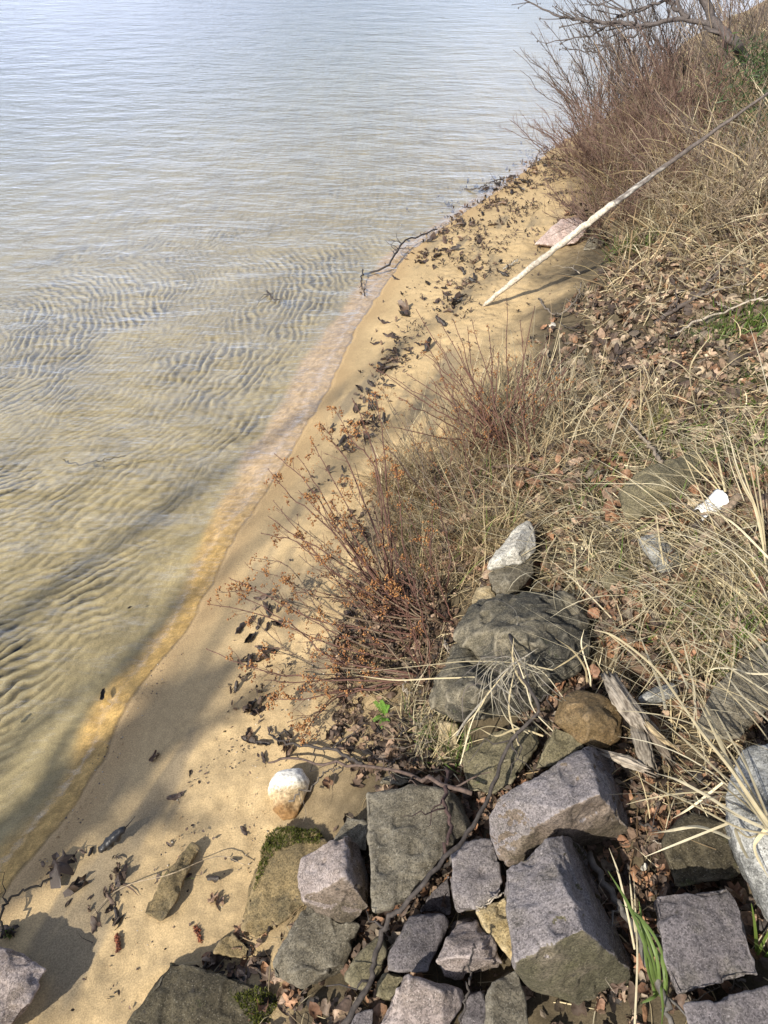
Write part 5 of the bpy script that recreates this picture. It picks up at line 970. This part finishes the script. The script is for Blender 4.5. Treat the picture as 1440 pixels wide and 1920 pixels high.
# curled black leaf, cones
g = gnd(212, 1582); parts = []
V = []; n, sd = 14, 12; p0, p1 = gnd(188, 1600, .004), gnd(236, 1555, .05)
d = p1 - p0; t_ = np.linspace(0, 1, n); prof = .0145 * np.sin(np.clip(t_ * .96 + .02, 0, 1) * P_) ** .5 * (1 + .15 * np.sin(t_ * 22)) + .001
V, Fq, C = tube(np.array([p0 + d * q + np.array([0, 0, .012]) for q in t_]), 0, 0, 14, (.03, .03, .032), .16, prof)
rt = empty('curled_leaf', g); tag(rt, 'black wet leaf rolled into a tube with its stalk up, alone near the waterline', 'leaf')
child('leaf_blade', V, tri_fix(Fq), M['wetleaf'], rt, g, col=C, smooth=True)
V, Fq, C = tube(np.array([p1 + np.array([0, 0, .008]), p1 + d * .25 + np.array([0, 0, .014]), p1 + d * .42 + np.array([0, 0, .02])]), .0018, .001, 5, (.04, .035, .03)); child('stalk', V, tri_fix(Fq), M['wetleaf'], rt, g, col=C)
for (nm_, ax_, bx_, lb) in [('alder_cone', (219, 1752), (222, 1782), 'small red brown alder cone alone on the near sand'), ('birch_catkin', (366, 1738), (376, 1765), 'brown worm like catkin beside the low sandy stone')]:
    A = gnd(*ax_, .008); B_ = gnd(*bx_, .008); K = [A + (B_ - A) * k / 30 + RNG.normal(0, .0028, 3) for k in range(31) for _ in range(4)]
    V, Fq, C = blobs(K, .003, [(.20, .06, .03), (.28, .09, .04), (.12, .045, .03)]); o = mesh_obj(nm_, V, tri_fix(Fq), M['twig'], col=C, origin=A); tag(o, lb, 'cone')

# moss on two stones
def mosspatch(pix, n, h, owner_label, L=(.004, .012)):
    own = [o for o in bpy.data.objects if o.get('label') == owner_label][0]
    dg = bpy.context.evaluated_depsgraph_get(); q = region(pix, n); V_ = []
    zz = []
    for x, y in q:
        ok, loc, nrm_, _ = own.ray_cast(Vector((x, y, 3)) - own.location, Vector((0, 0, -1))); zz.append((loc.z + own.location.z) if ok else -1)
    zz = np.array(zz); k = zz > -.5; q = q[k]; zz = zz[k]
    if len(q) == 0: return
    V, Fq, C = blades(q, L, .0022, (.8, 1.5), (.6, 1.4), None, 1, .5, [(.10, .12, .02), (.15, .16, .03), (.06, .075, .015)], z=zz - .001, K=3, floor=False)
    o = mesh_obj('moss', V - np.array(own.location), Fq, M['green'], own, col=C)
bpy.context.view_layer.update()
mosspatch([(490, 1640), (475, 1600), (500, 1545), (560, 1540), (610, 1560), (600, 1595), (560, 1600), (520, 1620), (480, 1690)], 3800, 0, 'sand caked slab left of the pink wedge block with moss on its rim')
mosspatch([(500, 1850), (600, 1860), (640, 1920), (480, 1930), (440, 1880)], 3500, 0, 'dark pebbly old concrete block at the bottom edge, moss on its right end')

q = np.concatenate([region([(120, 1900), (330, 1500), (520, 1200), (640, 1160), (600, 1450), (480, 1700), (300, 1900)], 260, 1, 61), region([(60, 1640), (190, 1400), (330, 1190), (350, 1220), (220, 1430), (90, 1660)], 90, 0, 62)])
V, Fq, C = blobs(np.stack([q[:, 0], q[:, 1], T(q[:, 0], q[:, 1]) + .0005], -1), .0026, [(.5, .45, .38), (.2, .17, .13), (.12, .1, .09), (.4, .28, .15)]); o = mesh_obj('gravel', V, tri_fix(Fq), M['twig'], col=C); tag(o, 'scattered grit and tiny pebbles on the near sand', 'gravel', kind='stuff')
# bare trees behind the viewer, whose shadows reach the beach
def tree(x, y, h_, r_, seed, label):
    rs = np.random.default_rng(seed); R0 = np.array([x, y, float(T(x, y)) - .1]); root = empty('bare_tree', R0); tag(root, label, 'tree')
    P = [R0]; 
    for k in range(12): P.append(P[-1] + np.array([rs.normal(0, .05), rs.normal(0, .05), h_ / 12]))
    P = np.array(P); V, Fq, C = tube(P, r_, r_ * .25, 10, (.16, .13, .11), .04); child('trunk', V, tri_fix(Fq), M['bark'], root, R0, col=C, smooth=True); S = []
    for k in range(26):
        f = rs.uniform(.35, .98); i = int(f * 11); a_ = rs.uniform(0, 6.28); d_ = np.array([math.cos(a_), math.sin(a_), rs.uniform(.2, .9)]); L_ = (1.15 - f) * h_ * .36; Q = [P[i]]
        for _ in range(8): d_ = d_ + rs.normal(0, .12, 3); Q.append(Q[-1] + d_ / np.linalg.norm(d_) * L_ / 8)
        rr = r_ * .32 * (1.1 - f); S.append(tube(np.array(Q), rr, rr * .3, 6, (.15, .12, .1)))
        for _ in range(7):
            j = rs.integers(2, 8); e = (Q[j] - Q[j - 1]); e = e / np.linalg.norm(e) + rs.normal(0, .5, 3); W_ = [Q[j]]
            for _2 in range(4): e = e + rs.normal(0, .12, 3); W_.append(W_[-1] + e / np.linalg.norm(e) * L_ * .1)
            S.append(tube(np.array(W_), rr * .35, rr * .15, 4, (.15, .12, .1)))
    V, Fq, C = join(S); child('crown', V, tri_fix(Fq), M['bark'], root, R0, col=C)
sv = np.array([SHX, SHY])
q = gnd(435, 1200)[:2] - sv * 7.3; R0 = np.array([q[0], q[1], float(T(*q)) - .1]); snag = empty('tree_snag', R0); tag(snag, 'thick broken tree snag behind the viewer to the left', 'tree')
P = spline([R0, R0 + np.array([.05, .02, 1.9]), R0 + np.array([-.02, .05, 3.8]), R0 + np.array([.08, .0, 5.0]), R0 + np.array([.12, 0, 5.7])], 24); V, Fq, C = tube(P, 0, 0, 14, (.16, .13, .11), .07, np.interp(np.linspace(0, 1, 24), [0, .8, .9, 1], [.18, .155, .11, .03])); child('trunk', V, tri_fix(Fq), M['bark'], snag, R0, col=C, smooth=True)
for k in range(16):
    z_ = random.uniform(3.8, 5.6); a_ = random.uniform(0, 6.28); A = R0 + np.array([0, 0, z_]); B_ = A + np.array([math.cos(a_), math.sin(a_), .6]) * random.uniform(.25, .6); V, Fq, C = tube(spline([A, (A + B_) / 2 + RNG.normal(0, .05, 3), B_], 8), .04, .012, 7, (.15, .12, .1), .1); child('branch_stub', V, tri_fix(Fq), M['bark'], snag, R0, col=C, smooth=True)
for (px, py, k, h_, r_, sd, lb) in [(1010, 650, 12.0, 12, .055, 8, 'tall thin bare tree farther behind the viewer'), (900, 500, 13.0, 12, .06, 11, 'slender bare tree farthest behind the viewer')]:
    q = gnd(px, py)[:2] - sv * k; tree(q[0], q[1], h_, r_, sd, lb)
for o in bpy.data.objects:
    if o.get('category') in ('grass tuft', 'moss') and any(w_ in o['label'] for w_ in ('edge below', 'patch left', 'cushion', 'fine green', 'in the matted', 'right edge beside the long', 'foot of the red')): o['kind'] = 'stuff'
